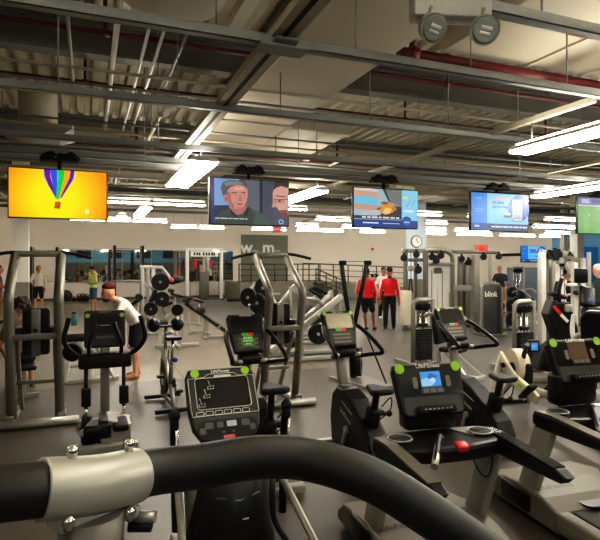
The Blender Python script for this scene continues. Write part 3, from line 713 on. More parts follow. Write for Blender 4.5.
def exercise_bike(px, X, label, big_sticker=False, glare=False, console_tilt=.45, sz=.76):
    t = thing('exercise_bike', label, 'exercise bike', (X, 4.65, 0), group='upright bikes in the front row')
    with mk('front_stabiliser', M_FRAME, t) as mb: mb.bar((-.27, .46, .05), (.27, .46, .05), .09, .06, .012)
    with mk('rear_stabiliser', M_FRAME, t) as mb: mb.bar((-.24, -.5, .05), (.24, -.5, .05), .09, .06, .012); mb.bar((0, -.5, .06), (0, .46, .08), .12, .07, .01)
    sh = [(.40, .10), (.43, .34), (.38, .58), (.28, .66), (.14, .66), (-.02, .60), (-.22, .47), (-.40, .33), (-.47, .2), (-.45, .1), (-.2, .06), (.25, .06)]
    with mk('body_shell', M_GUN if False else M_BLACK, t) as mb: mb.prism(sh, 'x', -.11, .11, .025)
    with mk('shell_marking', M_PRINT, t) as mb:
        M = Matrix.Translation((-.1125, .06, .42)) @ Matrix.Rotation(-PI/2, 4, 'Z') @ Matrix.Rotation(.35, 4, 'Y')
        b = len(mb.v); add_text(mb, LOGO, .06, M @ face_up_to_user()); flat(mb, M, rc(-.12, .09, .12, .1))
    for s in (-1, 1):
        with mk('crank', M_STEEL, t) as mb:
            mb.disc((s*.125, .02, .30), (1, 0, 0), .035, .03, 14); mb.bar((s*.135, .02, .30), (s*.14, -.05*s+.02, .30+s*.16), .02, .035)
        with mk('pedal', M_BLACK2, t) as mb: mb.box((s*.2, -.05*s+.02, .30+s*.16), (.1, .1, .03), bev=.01)
    with mk('console_post', M_SILVER, t) as mb: mb.bar((0, .32, .62), (0, .42, 1.02), .1, .075, .02)
    with mk('post_collar', M_FRAMED, t) as mb: mb.bar((0, .30, .60), (0, .33, .67), .13, .11, .02)
    # console
    c = (0, .42, 1.22); tl = console_tilt
    M = on_slab(c, tl, .06)
    with mk('console', M_BLACK, t) as mb:
        slab(mb, [(-.14, -.19), (.14, -.19), (.17, -.05), (.185, .17), (.17, .2), (-.17, .2), (-.185, .17), (-.17, -.05)], .06, tl, c)
        mb.path([(-.06, .36, 1.02), (-.03, .42, 1.1)], .05, 8)
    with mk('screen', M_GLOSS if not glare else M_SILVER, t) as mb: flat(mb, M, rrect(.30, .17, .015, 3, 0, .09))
    with mk('key_panel', M_GUN, t) as mb: flat(mb, M, rrect(.28, .15, .02, 3, 0, -.09))
    with mk('maker_lettering', M_PRINT, t) as mb: add_text(mb, LOGO, .03, M @ Matrix.Translation((0, -.002, .185)) @ face_up_to_user())
    if not big_sticker: stickers(M, t, ((-.155, .175), (.155, .175)), .022)
    with mk('status_label', M_GREEN2, t, 'green half of the status label') as mb: flat(mb, M, rc(-.06, -.025, 0, .005), .002)
    with mk('status_label', M_RED, t, 'red half of the status label') as mb: flat(mb, M, rc(0, -.025, .06, .005), .002)
    if big_sticker:
        with mk('round_sticker', M_GREEN2, t, 'large green round sticker') as mb: flat(mb, M, circ(.0, -.085, .068, 24), .003)
        with mk('sticker_print', mat('pale_green_print', (190, 230, 170)), t) as mb:
            for k, (z, L) in enumerate(((-.06, .09), (-.085, .1), (-.115, .06))):
                for j in range(4): flat(mb, M, rc(-L/2+j*L/4, z, -L/2+j*L/4+L/5.4, z+.018), .0045)
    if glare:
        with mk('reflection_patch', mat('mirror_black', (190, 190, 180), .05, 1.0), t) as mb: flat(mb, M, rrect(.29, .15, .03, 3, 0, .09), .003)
    for (z, n) in ((-.06, 6), (-.1, 6), (-.14, 5)):
        with mk('key', M_FRAMED, t) as mb:
            mb.add([], []); flat(mb, M, rc(-.1, z-.012, .1, z+.012), .003)
    # handlebar loops
    with mk('handlebar', M_BLACK, t) as mb:
        for s in (-1, 1):
            mb.path([(0, .30, .98), (s*.13, .24, .97), (s*.22, .12, 1.0), (s*.255, -.03, 1.04), (s*.25, .1, 1.12), (s*.235, .28, 1.2), (s*.2, .40, 1.26)], .021, 10, 5)
        mb.box((0, .31, 1.0), (.22, .16, .09), bev=.03)
    for s in (-1, 1):
        with mk('pulse_grip', M_STEEL, t) as mb: mb.path([(s*.08, .26, .985), (s*.15, .225, .985)], .024, 10)
    # seat
    with mk('seat_post', M_BLACK, t) as mb: mb.bar((0, -.27, .42), (0, -.36, sz-.02), .05, .06, .012)
    with mk('post_sleeve', M_BLACK2, t) as mb: mb.bar((0, -.24, .36), (0, -.31, .58), .1, .13, .02)
    with mk('seat', M_PAD, t) as mb:
        mb.prism([(-.04, .14), (-.11, -.05), (-.12, -.1), (-.07, -.13), (.07, -.13), (.12, -.1), (.11, -.05), (.04, .14)], 'z', -.028, .028, .018); mb.xf(Matrix.Translation((0, -.37, sz)))
    with mk('adjust_knob', M_BLACK2, t) as mb:
        mb.tube((.03, -.3, .52), (.14, -.33, .52), .018, 8); mb.ball((.15, -.33, .52), .03, 10)
    with mk('cable', M_BLACK2, t) as mb: mb.path([(.05, -.36, .6), (.14, -.38, .68), (.15, -.34, .55), (.06, -.3, .46)], .006, 6, 5)
    return t
exercise_bike(248, 1.44, 'upright exercise bike with a large green round sticker, behind the big black console', True, sz=.86)
exercise_bike(341, 2.45, 'upright exercise bike with shiny reflecting console, in the middle aisle', False, True)
exercise_bike(454, 3.88, 'upright exercise bike behind the treadmill with the blue screen')

def treadmill(X, Y, label, blue, dc=0.0):
    t = thing('treadmill', label, 'treadmill', (X, Y, 0), -.1)
    dz = -.07
    with mk('base_frame', mat('hood_grey', (112, 107, 94)), t) as mb:
        for s in (-1, 1): mb.box((s*.36, -.62, .12), (.11, 1.9, .14), bev=.02)
    with mk('running_belt', mat('tread_belt', (40, 37, 33), .6, scale=150, bump=.05), t) as mb: mb.box((0, -.92, .17), (.58, 1.32, .03), bev=.012)
    with mk('motor_hood', mat('hood_grey', (92, 88, 78), .42, .2), t) as mb:
        mb.prism([(.62, .04), (.62, .1), (.5, .2), (.1, .26), (-.12, .235), (-.27, .19), (-.27, .04)], 'x', -.42, .42, .02)
    with mk('hood_recess', M_BLACK, t) as mb:
        mb.prism(rrect(.5, .16, .06, 4, .08, -.22), 'z', .20, .212)
    with mk('hood_lettering', M_BLACK, t) as mb: add_text(mb, LOGO, .075, Matrix.Translation((-.22, -.02, .2545)) @ Matrix.Rotation(.11, 4, 'X'))
    for s in (-1, 1):
        with mk('upright', M_FRAME, t) as mb: mb.bar((s*.375, .1, .14), (s*.375, -.13, .85+dz), .065, .17, .015)
        with mk('upright_foot', M_BLACK, t) as mb: mb.box((s*.385, .16, .15), (.12, .34, .16), bev=.03)
        with mk('handrail', M_BLACK, t) as mb:
            mb.prism([(-.05, .79+dz), (-.03, .905+dz), (-.2, .91+dz), (-.72, .875+dz), (-.78, .85+dz), (-.74, .81+dz), (-.5, .80+dz), (-.2, .79+dz)], 'x', s*.375-.045, s*.375+.045, .018)
        with mk('handrail_top', mat('brown_grey_cover', (92, 86, 72), .4) if s < 0 else M_GLOSS, t) as mb:
            mb.prism([(-.06, .910+dz), (-.2, .916+dz), (-.70, .882+dz), (-.70, .872+dz), (-.2, .906+dz), (-.06, .90+dz)], 'x', s*.375-.04, s*.375+.04, .003)
    with mk('dash', M_BLACK, t) as mb:
        mb.prism([(-.42, -.2), (-.42, -.03), (-.3, .05), (.3, .05), (.42, -.03), (.42, -.2), (.3, -.27), (.12, -.31), (-.12, -.31), (-.3, -.27)], 'z', .80+dz, .90+dz, .025)
    with mk('dash_tray', M_SILVER, t) as mb:
        mb.prism([(.12, .02), (.34, -.02), (.38, -.12), (.2, -.16)], 'z', .90+dz, .906+dz)
    for s in (-1, 1):
        with mk('cup_holder', M_BLACK2, t) as mb:
            for k in range(1): mb.path([(s*.28, -.12, .895+dz), (s*.28, -.12, .915+dz), (s*.28, -.12, .914+dz)], [.075, .075, .055], 20)
        with mk('cup_rim', M_STEEL, t) as mb: mb.path([(s*.28+.074*math.cos(a*PI/10), -.12+.074*math.sin(a*PI/10), .915+dz) for a in range(21)], .006, 6)
    with mk('safety_clip', M_RED, t) as mb: mb.box((.04, -.285, .885+dz), (.075, .06, .045), rot=(.3, 0, 0), bev=.008)
    with mk('safety_cord', M_BLACK2, t) as mb: mb.path([(.12, -.27, .82+dz), (.17, -.28, .72+dz), (.24, -.26, .68+dz), (.3, -.22, .74+dz), (.3, -.2, .82+dz)], .005, 6, 6)
    with mk('pulse_handle', M_BLACK, t) as mb: mb.path([(-.02, -.16, .90+dz), (-.09, -.25, .94+dz), (-.24, -.46, .86+dz)], .018, 10, 4)
    with mk('pulse_grip', M_STEEL, t) as mb: mb.path([(-.18, -.38, .89+dz), (-.24, -.46, .858+dz)], .021, 10)
    # console
    c = (.02+dc*.5, .06, 1.075+dc); tl = .38; M = on_slab(c, tl, .07)
    with mk('console', M_BLACK, t) as mb:
        slab(mb, [(-.2, -.17), (.2, -.17), (.228, -.13), (.25, .13), (.235, .17), (-.235, .17), (-.25, .13), (-.228, -.13)], .07, tl, c, .018)
        mb.box((0, .05, .92+dc/2), (.36, .14, .16+dc), bev=.03)
    with mk('screen_glass', M_GLOSS, t) as mb: flat(mb, M, rrect(.44, .18, .02, 3, 0, .055), .001)
    with mk('lower_panel', M_GUN, t) as mb: flat(mb, M, rrect(.41, .11, .02, 3, 0, -.095), .001)
    if blue:
        P = Pic(.145, .105, 0, .9); P.rect(0, 0, 1, 1, (60, 150, 225)); P.poly([(0, .1), (0, .5), (.4, .7), (.75, .4), (.5, .1)], (150, 205, 240)); P.poly([(.3, .6), (.5, .9), (.9, .7), (.6, .5)], (30, 100, 180)); P.rect(0, 0, 1, .1, (40, 70, 100)); P.ell(.6, .45, .12, .16, (200, 225, 240))
        P.mb.xf(M @ Matrix.Translation((.005, -.004, .065))); P.build('screen', t)
    else:
        with mk('screen', mat('dusky_glass', (150, 126, 100), .08, .6), t) as mb: flat(mb, M, rrect(.17, .13, .008, 2, .0, .075), .003)
    for s in (-1, 1):
        with mk('speaker_slot', M_FRAMED, t) as mb: flat(mb, M, rrect(.035, .075, .012, 3, s*.12+.01, .05), .003)
    with mk('key_strip', M_GUN, t) as mb:
        flat(mb, M, rrect(.17, .035, .006, 2, .01, -.005), .003)
    for k in range(3):
        with mk('key', M_FRAMED, t) as mb: flat(mb, M, rc(-.06+k*.05, -.018, -.02+k*.05, .008), .0045)
    with mk('reading_rack', M_BLACK2, t) as mb:
        b = len(mb.v); mb.box((0, -.02, -.125), (.27, .05, .05), bev=.012); mb.xf(M, b)
    for k in range(7):
        with mk('rack_key', M_FRAME, t) as mb: b = len(mb.v); mb.box((-.09+k*.03, -.047, -.125), (.016, .004, .01)); mb.xf(M, b)
    with mk('maker_lettering', M_PRINT, t) as mb: add_text(mb, LOGO, .042, M @ Matrix.Translation((0, -.003, .157)) @ face_up_to_user(), bold=.02)
    stickers(M, t, ((-.205, .145), (.205, .145)), .033)
    return t
treadmill(2.055, 2.9, 'treadmill with the lit blue screen and red safety clip', True)
treadmill(3.44, 3.0, 'treadmill at the right edge with a dark console screen', False, .08)

# cross trainer in front of the camera, seen over the handlebar
def big_console(t, c, tl, w, h, k=1.0):
    M = on_slab(c, tl, .07)
    with mk('console', M_BLACK, t) as mb:
        slab(mb, [(-.17*w, -.5*h), (.17*w, -.5*h), (.36*w, -.40*h), (.46*w, -.26*h), (.5*w, .0), (.49*w, .42*h), (.45*w, .5*h), (-.45*w, .5*h), (-.49*w, .42*h), (-.5*w, .0), (-.46*w, -.26*h), (-.36*w, -.40*h)], .07, tl, c, .015)
    return M
t = thing('elliptical_trainer', 'elliptical trainer with a large console printed with white lines, nearest the camera', 'elliptical trainer', (.81, 3.22, 0))
c = (-.04, 0, 1.03); tl = .62; w, h = .44, .49
M = big_console(t, c, tl, w, h)
with mk('screen', mat('screen_dark', (30, 28, 25), .55, spec=.2), t) as mb: flat(mb, M, rrect(.33, .19, .015, 3, .0, .08), .002)
with mk('screen_outline', M_PRINT, t) as mb:
    def line(pts, r=.0028): mb.path([M @ Vector((x, -.004, z)) for x, z in pts], r, 5)
    q = rrect(.335, .2, .02, 3, 0, .08); line(q+[q[0]])
    line([(-.205, -.02), (-.207, .18), (-.11, .185), (-.08, .205), (.08, .205), (.11, .185), (.207, .18), (.205, -.06), (-.2, -.06), (-.205, -.02)])
    for k in range(6): x = -.155+k*.056; q = rrect(.044, .024, .004, 1, x, -.045); line(q+[q[0]], .0022)
    for (x, z) in ((-.075, .13), (-.105, .075), (-.14, .02)):
        line([(x-.02, z-.022), (x+.02, z-.022), (x+.022, z), (x, z-.008), (x-.008, z+.03), (x-.012, z+.032)], .0026); line([(x-.02, z-.022), (x-.012, z-.005)], .0022)
with mk('maker_lettering', M_PRINT, t) as mb: add_text(mb, LOGO, .028, M @ Matrix.Translation((0, -.003, .222)) @ face_up_to_user(), bold=.03); flat(mb, M, rrect(.11, .016, .006, 2, .01, .188), .003)
stickers(M, t, ((-.16, .215), (.16, .215)), .027)
with mk('key_panel', M_BLACK2, t) as mb: flat(mb, M, rrect(.36, .11, .04, 4, 0, -.145), .002)
for (x, z, a, b) in ((-.11, -.12, .05, .04), (.11, -.12, .05, .04), (-.15, -.15, .035, .04), (.15, -.15, .035, .04), (-.045, -.12, .04, .035), (-.03, -.165, .02, .015), (.03, -.165, .02, .015)):
    with mk('key', mat('key_dark', (52, 50, 46), .4), t) as mb: flat(mb, M, rrect(a, b, .008, 2, x, z), .004)
with mk('display_window', mat('lcd_grey', (130, 138, 140), .2), t) as mb: flat(mb, M, rrect(.06, .035, .006, 2, .025, -.118), .004)
with mk('stop_button', emis((225, 40, 30), .5), t) as mb: flat(mb, M, rrect(.07, .022, .01, 3, 0, -.195), .004)
with mk('console_neck', M_BLACK, t) as mb: mb.bar((0, .1, .6), (0, .05, .98), .16, .12, .03)
with mk('drive_shroud', M_BLACK, t) as mb:
    mb.path([(0, .05, .02), (0, .02, .2), (0, 0, .45), (0, .03, .64), (0, .06, .72)], [.30, .28, .23, .19, .12], 24, 0, True, (1.0, 1.15))
with mk('shroud_mark', M_PRINT, t) as mb: mb.box((.02, -.262, .45), (.05, .004, .008))
with mk('shroud_mark', M_FRAMED, t) as mb: mb.path([(-.13, -.19, .56), (0, -.232, .545), (.13, -.19, .56)], .005, 6)
for s in (-1, 1):
    with mk('side_cover', M_SILVER, t) as mb: mb.path([(s*.2, .05, .3), (s*.21, .05, .62), (s*.17, .06, .78)], [.06, .07, .05], 12)
    with mk('arm', M_BLACK, t) as mb: mb.path([(s*.34+.02, .05, .30), (s*.35+.02, .05, .8), (s*.355+.02, .02, .99)], .026, 10, 4)
    with mk('arm_cap', M_BLACK2, t) as mb: mb.ball((s*.355+.02, .02, 1.0), .036, 10); mb.box((s*.355+.02, .02, .95), (.05, .05, .06), bev=.01)
    with mk('arm_insert', M_CHROME, t) as mb: mb.path([(s*.35+.03, .02, .6), (s*.355+.03, -.008, .92)], .009, 6)
    with mk('pedal_arm', M_STEEL, t) as mb: mb.path([(s*.31, .1, .62), (s*.33, -.15, .52), (s*.36, -.6, .33), (s*.34, -1.1, .28)], .022, 10, 5)
    with mk('foot_pedal', M_BLACK2, t) as mb: mb.box((s*.2, -.75, .33), (.17, .4, .05), bev=.02)
with mk('grip_bar', M_BLACK, t) as mb: mb.path([(.21, .02, .72), (.25, -.12, .66), (.2, -.22, .6), (.2, -.25, .42), (.26, -.3, .3)], .018, 10, 5)
with mk('base_frame', M_FRAME, t) as mb:
    mb.bar((-.3, .4, .05), (.3, .4, .05), .1, .08, .01); mb.bar((0, .4, .06), (0, -1.3, .06), .12, .08, .01); mb.bar((-.3, -1.3, .05), (.3, -1.3, .05), .1, .08, .01)

# cross trainer farther left
p = gnd(105, 6.1)
t = thing('elliptical_trainer', 'black elliptical trainer on the left with two green stickers, in front of the leaning man', 'elliptical trainer', (p.x, p.y, 0))
c = (0, .02, 1.17); tl = .25; M = on_slab(c, tl, .07)
with mk('console', M_BLACK, t) as mb: slab(mb, rrect(.44, .42, .03, 3), .07, tl, c, .012)
with mk('screen', M_BLACK2, t) as mb: flat(mb, M, rrect(.36, .2, .02, 3, 0, .05), .002)
stickers(M, t, ((-.185, .15), (.185, .15)), .026)
with mk('maker_lettering', M_FRAME, t) as mb: add_text(mb, LOGO, .03, M @ Matrix.Translation((0, -.004, .19)) @ face_up_to_user()); flat(mb, M, rc(-.06, .03, .06, .042), .004)
with mk('key_panel', M_FRAMED, t) as mb:
    for k in range(6): flat(mb, M, rc(-.09+k*.032, -.11, -.065+k*.032, -.085), .004)
with mk('head_box', M_BLACK2, t) as mb: mb.box((0, -.05, .83), (.56, .24, .16), bev=.03)
with mk('centre_post', M_FRAME, t) as mb: mb.bar((0, .06, .12), (0, .02, 1.0), .1, .09, .015)
for s in (-1, 1):
    with mk('grip_loop', M_BLACK, t) as mb: mb.path([(s*.17, -.12, .88), (s*.165, -.2, 1.05), (s*.11, -.2, 1.2), (s*.1, -.16, 1.25)], .02, 10, 5)
    with mk('pulse_grip', M_STEEL, t) as mb: mb.path([(s*.17, -.12, .9), (s*.168, -.18, 1.02)], .022, 8)
    with mk('arm', M_BLACK, t) as mb: mb.path([(s*.2, -.1, .86), (s*.33, -.16, .94), (s*.42, -.2, 1.08), (s*.39, -.2, 1.25), (s*.37, -.2, 1.33)], .026, 10, 5)
    with mk('drive_rod', M_BLACK, t) as mb: mb.tube((s*.2, -.08, .3), (s*.2, -.06, .82), .022, 8)
    with mk('rod_coupler', M_BLACK2, t) as mb: mb.box((s*.2, -.08, .43), (.1, .1, .2), bev=.012)
    with mk('rod_tip', M_CHROME, t) as mb: mb.tube((s*.2, -.08, .14), (s*.2, -.08, .33), .016, 8)
    with mk('foot_pedal', M_BLACK2, t) as mb: mb.box((s*.14, -.45, .2), (.16, .38, .07), bev=.025)
with mk('base_shroud', M_BLACK, t) as mb: mb.box((-.1, -.3, .14), (.3, .5, .24), bev=.05)
with mk('base_cover', M_FRAMEL, t) as mb: mb.prism([(-.02, .02), (.25, .02), (.25, .2), (.02, .26)], 'y', -.5, -.1, .01); mb.prism([(-.28, .16), (-.14, .3), (-.08, .3), (-.08, .02)], 'y', -.54, -.5, .004)
with mk('base_frame', M_FRAME, t) as mb: mb.bar((-.3, .25, .05), (.3, .25, .05), .1, .08, .01); mb.bar((0, .25, .05), (0, -.75, .05), .12, .08, .01); mb.bar((-.3, -.75, .05), (.3, -.75, .05), .1, .08, .01)
with mk('drum', M_BLACK2, t) as mb: mb.disc((-.34, .0, .93), (.3, 1, .2), .1, .08, 18)
# teal bottle standing in the trainer's cup ring
q = at(74, 320, 6.05)
b = thing('water_bottle', 'teal water bottle by the left arm of the elliptical trainer', 'bottle', q)
with mk('bottle_body', mat('teal_plastic', (60, 165, 165), .3), b) as mb: mb.path([(0, 0, -.06), (0, 0, .04), (0, 0, .06), (0, 0, .07)], [.032, .032, .02, .018], 14)
with mk('cap', M_BLACK2, b) as mb: mb.tube((0, 0, .07), (0, 0, .09), .02, 12)

# knee raise towers
def tower(X, Y, label, w):
    t = thing('knee_raise_tower', label, 'exercise tower', (X, Y, 0), group='knee raise and chin up towers')
    for s in (-1, 1):
        with mk('post', M_TOWER, t) as mb:
            mb.path([(s*w/2, .30, .06), (s*w/2, .15, .8), (s*w/2, .02, 1.46), (s*w/2, .01, 1.52), (s*w/2, .05, 1.58), (s*w/2, .66, 2.03)], .056, 4, 0); mb.xf(Matrix.Identity(4))
        with mk('rear_post', M_TOWER, t) as mb: mb.bar((s*w/2*.8, .85, .06), (s*w/2*.8, .25, 1.0), .05, .06, .006)
        with mk('base_rail', M_STEEL, t) as mb: mb.bar((s*w/2, .1, .05), (s*w/2, .95, .05), .07, .07, .01)
        with mk('foot_plate', M_TOWER, t) as mb: mb.bar((s*(w/2+.02), .2, .1), (s*(w/2+.02), .4, .1), .1, .05, .01)
        with mk('chin_grip', M_RUBBER, t) as mb: mb.path([(s*(w/2-.06), .66, 2.06), (s*(w/2+.12), .66, 2.05), (s*(w/2+.36), .58, 1.99)], .021, 8, 3)
        with mk('elbow_pad', M_PAD, t) as mb: mb.box((s*w*.36, .38, 1.12), (.1, .4, .07), bev=.025)
    with mk('top_bar', M_TOWER, t) as mb: mb.bar((-w/2, .66, 2.04), (w/2, .66, 2.04), .06, .075, .012)
    with mk('cross_bar', M_TOWER, t) as mb: mb.bar((-w/2, .1, 1.06), (w/2, .1, 1.06), .07, .07, .01)
    with mk('lower_bar', M_TOWER, t) as mb: mb.bar((-w/2, .55, .45), (w/2, .55, .45), .05, .05, .006)
    with mk('front_foot', M_STEEL, t) as mb: mb.tube((-w/2-.22, .1, .05), (w/2+.22, .1, .05), .05, 10)
    with mk('back_pad', M_PAD, t) as mb: mb.prism(rrect(.3, .56, .04, 3), 'y', -.03, .03, .015); mb.xf(Matrix.Translation((0, .3, 1.1)))
    with mk('pad_spine', M_TOWER, t) as mb: mb.box((0, .25, 1.09), (.1, .04, .56), bev=.01)
    with mk('bolt', M_BLACK, t) as mb: mb.disc((0, .228, 1.12), (0, 1, 0), .022, .01, 10)
    return t
tower(-.585, 6.85, 'grey knee raise tower at the left edge of the room', .52)
tower(2.42, 6.6, 'grey knee raise tower in the middle, behind the bikes', .46)
# ------------------------------------------------------------------ handlebar right in front of the camera
t = thing('machine_handlebar', 'thick black handlebar sweeping across the front, held by a silver clamp', 'handlebar', at(97, 486, .5))
base = Vector(t.location)
bar_px = [(-60, 500, .455), (20, 491, .475), (97, 484, .52), (150, 472, .575), (200, 466, .60), (260, 457, .62), (310, 460, .63), (370, 479, .61), (430, 515, .60), (500, 563, .60), (580, 625, .60)]
pts = [at(*q)-base for q in bar_px]
rt = Vector((CO, -SI, 0)); fw = Vector((SI, CO, 0))
with mk('grip_bar', mat('black_foam_grip', (17, 16, 15), .5, scale=300, bump=.03), t) as mb: mb.path(pts, .0245, 24, 8)
sp_ = smooth_pts(pts, 24); P0 = min(sp_, key=lambda v: abs(v.dot(rt)-(at(45, 488, .495)-base).dot(rt))); P1 = min(sp_, key=lambda v: abs(v.dot(rt)-(at(139, 473, .572)-base).dot(rt))); ax = (P1-P0).normalized()
with mk('clamp_sleeve', mat('clamp_silver', (172, 170, 160), .38, .35), t) as mb:
    i0 = sp_.index(P0); i1 = sp_.index(P1)
    mb.path([sp_[i0]-ax*.0005]+sp_[i0:i1+1]+[sp_[i1]+ax*.0005], [.0262]+[.0275]*(i1-i0+1)+[.0262], 32)
    dn = Vector((0, 0, -1)); b = len(mb.v); mb.bar(P0+ax*.012+dn*.033, P1-ax*.004+dn*.033, .03, .014, .003)
with mk('support_post', M_FRAMED, t) as mb:
    q = (P0+P1)/2+Vector((0, 0, -.03)); mb.path([q, q+Vector((0, 0, -.04)), q+Vector((0, .02, -1.2))], [.031, .03, .03], 20)
rt = Vector((CO, -SI, 0)); fw = Vector((SI, CO, 0))
for (px, py, d) in ((72, 453, .50), (129, 446, .55), (69, 524, .475), (130, 514, .53)):
    with mk('bolt', M_CHROME, t) as mb:
        q = at(px, py, d)-base; mb.tube(q+Vector((0, 0, -.006)), q+Vector((0, 0, .006)), .0045, 8); mb.ball(q+Vector((0, 0, .002)), .006, 8)
with mk('lock_lever', M_STEEL, t) as mb: q = at(136, 517, .55)-base; mb.tube(q, q+rt*.02, .006, 10)
with mk('lock_lever', M_BLACK2, t) as mb: q = at(134, 526, .55)-base; mb.tube(q-rt*.005, q+rt*.018, .006, 10)

# ------------------------------------------------------------------ spin bike
def spin_bike(X, Y, rz, label):
    t = thing('spin_bike', label, 'spin bike', (X, Y, 0), rz, group=None)
    for y, n in ((.42, 'front_stabiliser'), (-.42, 'rear_stabiliser')):
        with mk(n, M_BLACK, t) as mb: mb.bar((-.25, y, .05), (.25, y, .05), .08, .05, .01)
    with mk('main_frame', M_STEEL, t) as mb:
        mb.path([(0, .42, .07), (0, .30, .45), (0, .22, .72)], .03, 8); mb.path([(0, -.42, .07), (0, -.12, .32), (0, .25, .62)], .03, 8); mb.path([(0, -.12, .32), (0, -.22, .68)], .03, 8); mb.path([(0, .42, .08), (0, -.42, .08)], .025, 8)
    with mk('flywheel', M_BLACK, t) as mb: mb.disc((0, .30, .33), (1, 0, 0), .23, .04, 28)
    with mk('flywheel_rim', M_CHROME, t) as mb: mb.disc((0, .30, .33), (1, 0, 0), .10, .06, 20)
    with mk('chain_guard', M_BLACK2, t) as mb: mb.prism(rrect(.52, .13, .06, 4, .08, .33), 'x', .03, .06)
    for s in (-1, 1):
        with mk('crank', M_STEEL, t) as mb: mb.bar((s*.08, -.1, .32), (s*.09, -.1+s*.1, .32-s*.13), .02, .03)
        with mk('pedal', M_BLACK2, t) as mb: mb.box((s*.14, -.1+s*.1, .32-s*.13), (.09, .1, .03))
        with mk('fork_blade', M_CHROME, t) as mb: mb.bar((s*.05, .31, .30), (s*.045, .22, .72), .018, .04)
    with mk('seat_post', M_CHROME, t) as mb: mb.tube((0, -.22, .6), (0, -.28, .92), .02, 8)
    with mk('saddle', M_PAD, t) as mb: mb.prism([(-.04, .2), (-.11, -.06), (-.09, -.12), (.09, -.12), (.11, -.06), (.04, .2)], 'z', .93, .98, .018); mb.xf(Matrix.Translation((0, -.28, 0)))
    with mk('bar_post', M_CHROME, t) as mb: mb.tube((0, .22, .7), (0, .18, 1.06), .022, 8)
    with mk('handlebar', M_BLACK, t) as mb:
        mb.path([(-.2, .42, 1.16), (-.21, .26, 1.1), (-.17, .16, 1.07), (0, .15, 1.06), (.17, .16, 1.07), (.21, .26, 1.1), (.2, .42, 1.16)], .02, 8, 4)
    for s in (-1, 1):
        with mk('bar_pad', M_BLACK, t) as mb: mb.ball((s*.16, .2, 1.08), (.09, .12, .1), 14)
    for (x, y, z) in ((0, .16, .94), (.04, -.2, .66)):
        with mk('blue_knob', mat('blue_plastic', (50, 90, 170)), t) as mb: mb.ball((x, y-.04, z), .035, 10)
    return t
spin_bike(1.0, 7.35, .06, 'spin bike with black handlebar loops behind the white-lined console')

# ------------------------------------------------------------------ weight towers with stacks
def weight_tower(px, d, label, w=.5, h=1.28, sc=1.0):
    p = gnd(px, d)
    t = thing('weight_stack_tower', label, 'weight machine', p, 0, 'weight stack towers on the right', sc)
    with mk('frame', M_FRAME, t) as mb:
        mb.path([(-w/2+.03, 0, .04), (-w/2+.03, 0, h-.14), (-w/2+.05, 0, h-.07), (-w/2+.12, 0, h-.035), (w/2-.1, 0, h-.03)], .05, 4, 0, True); mb.bar((w/2-.04, 0, .04), (w/2-.04, 0, h-.02), .07, .08, .01)
        mb.bar((-w/2, 0, .06), (w/2, 0, .06), .12, .08, .01); mb.bar((-w/2, .55, .05), (-w/2, -.2, .05), .08, .08, .01); mb.bar((w/2, .55, .05), (w/2, -.2, .05), .08, .08, .01)
    with mk('top_shroud', M_BLACK2, t) as mb: mb.box((0, .02, h-.16), (w-.2, .12, .13), bev=.03)
    for x in (-.07, .07):
        with mk('guide_rod', M_CHROME, t) as mb: mb.tube((x, 0, .1), (x, 0, h-.1), .014, 8)
    with mk('cable', M_BLACK2, t) as mb: mb.tube((0, 0, .6), (0, 0, h-.1), .012, 6)
    with mk('weight_stack', M_IRON, t) as mb:
        for k in range(14): mb.box((0, 0, .16+k*.041), (.30, .16, .037), bev=.004, seg=1)
    with mk('selector_head', M_BLACK2, t) as mb: mb.box((0, -.0, .78), (.2, .08, .06), bev=.02)
    for x, z in ((-w/2+.12, h-.36), (w/2-.13, h-.4)):
        with mk('instruction_card', M_WHITE, t) as mb: mb.box((x, .06, z), (.06, .01, .28))
    with mk('pulley', M_BLACK, t) as mb: mb.disc((-.06, -.07, h-.14), (0, 1, 0), .05, .03, 14)
    with mk('pulley', M_BLACK, t) as mb: mb.disc((.06, -.07, h-.14), (0, 1, 0), .05, .03, 14)
    return t
weight_tower(423, 10.0, 'low weight stack tower with rounded top, below the clock column')
weight_tower(524, 9.5, 'low weight stack tower behind the cream rower')
weight_tower(518, 19.5, 'distant grey weight machine before the dark partition', .6, 1.85)
# seat parts of the machine beside the low tower
def seat_station(px, d, rz, label):
    p = gnd(px, d); t = thing('seated_press_machine', label, 'exercise machine', p, rz, 'seated machines on the right')
    with mk('frame', M_FRAMEL, t) as mb:
        mb.bar((-.35, -.4, .04), (.35, -.4, .04), .07, .07, .008); mb.bar((-.25, .45, .04), (.25, .45, .04), .07, .07, .008); mb.bar((0, -.4, .06), (0, .45, .06), .08, .08, .008); mb.bar((0, .2, .08), (0, .32, .95), .07, .07, .008); mb.bar((-.25, -.4, .06), (-.1, .1, .5), .05, .05); mb.bar((.25, -.4, .06), (.1, .1, .5), .05, .05)
    with mk('seat', M_PAD, t) as mb: mb.box((0, -.02, .5), (.34, .38, .08), bev=.03)
    with mk('backrest', M_PAD, t) as mb: mb.box((0, .24, .82), (.34, .09, .5), rot=(-.12, 0, 0), bev=.035)
    for s in (-1, 1):
        with mk('lever_arm', M_FRAME, t) as mb: mb.path([(s*.3, .35, 1.05), (s*.34, .1, 1.1), (s*.33, -.25, .85)], .03, 8, 4)
        with mk('grip', M_RUBBER, t) as mb: mb.tube((s*.33, -.22, .87), (s*.33, -.34, .78), .026, 8)
    return t
seat_station(452, 8.9, .5, 'seated press machine beside the low tower under the clock column')
seat_station(529, 17.5, .3, 'pale seated machine far off before the dark partition')
p = gnd(524, 21.5); struct(MB().span((p.x-.8, p.y, 0), (p.x+.7, p.y+.08, 1.8)), 'partition', mat('slate_partition', (104, 118, 130), .6), 'dark slate partition below the distant wall screen')

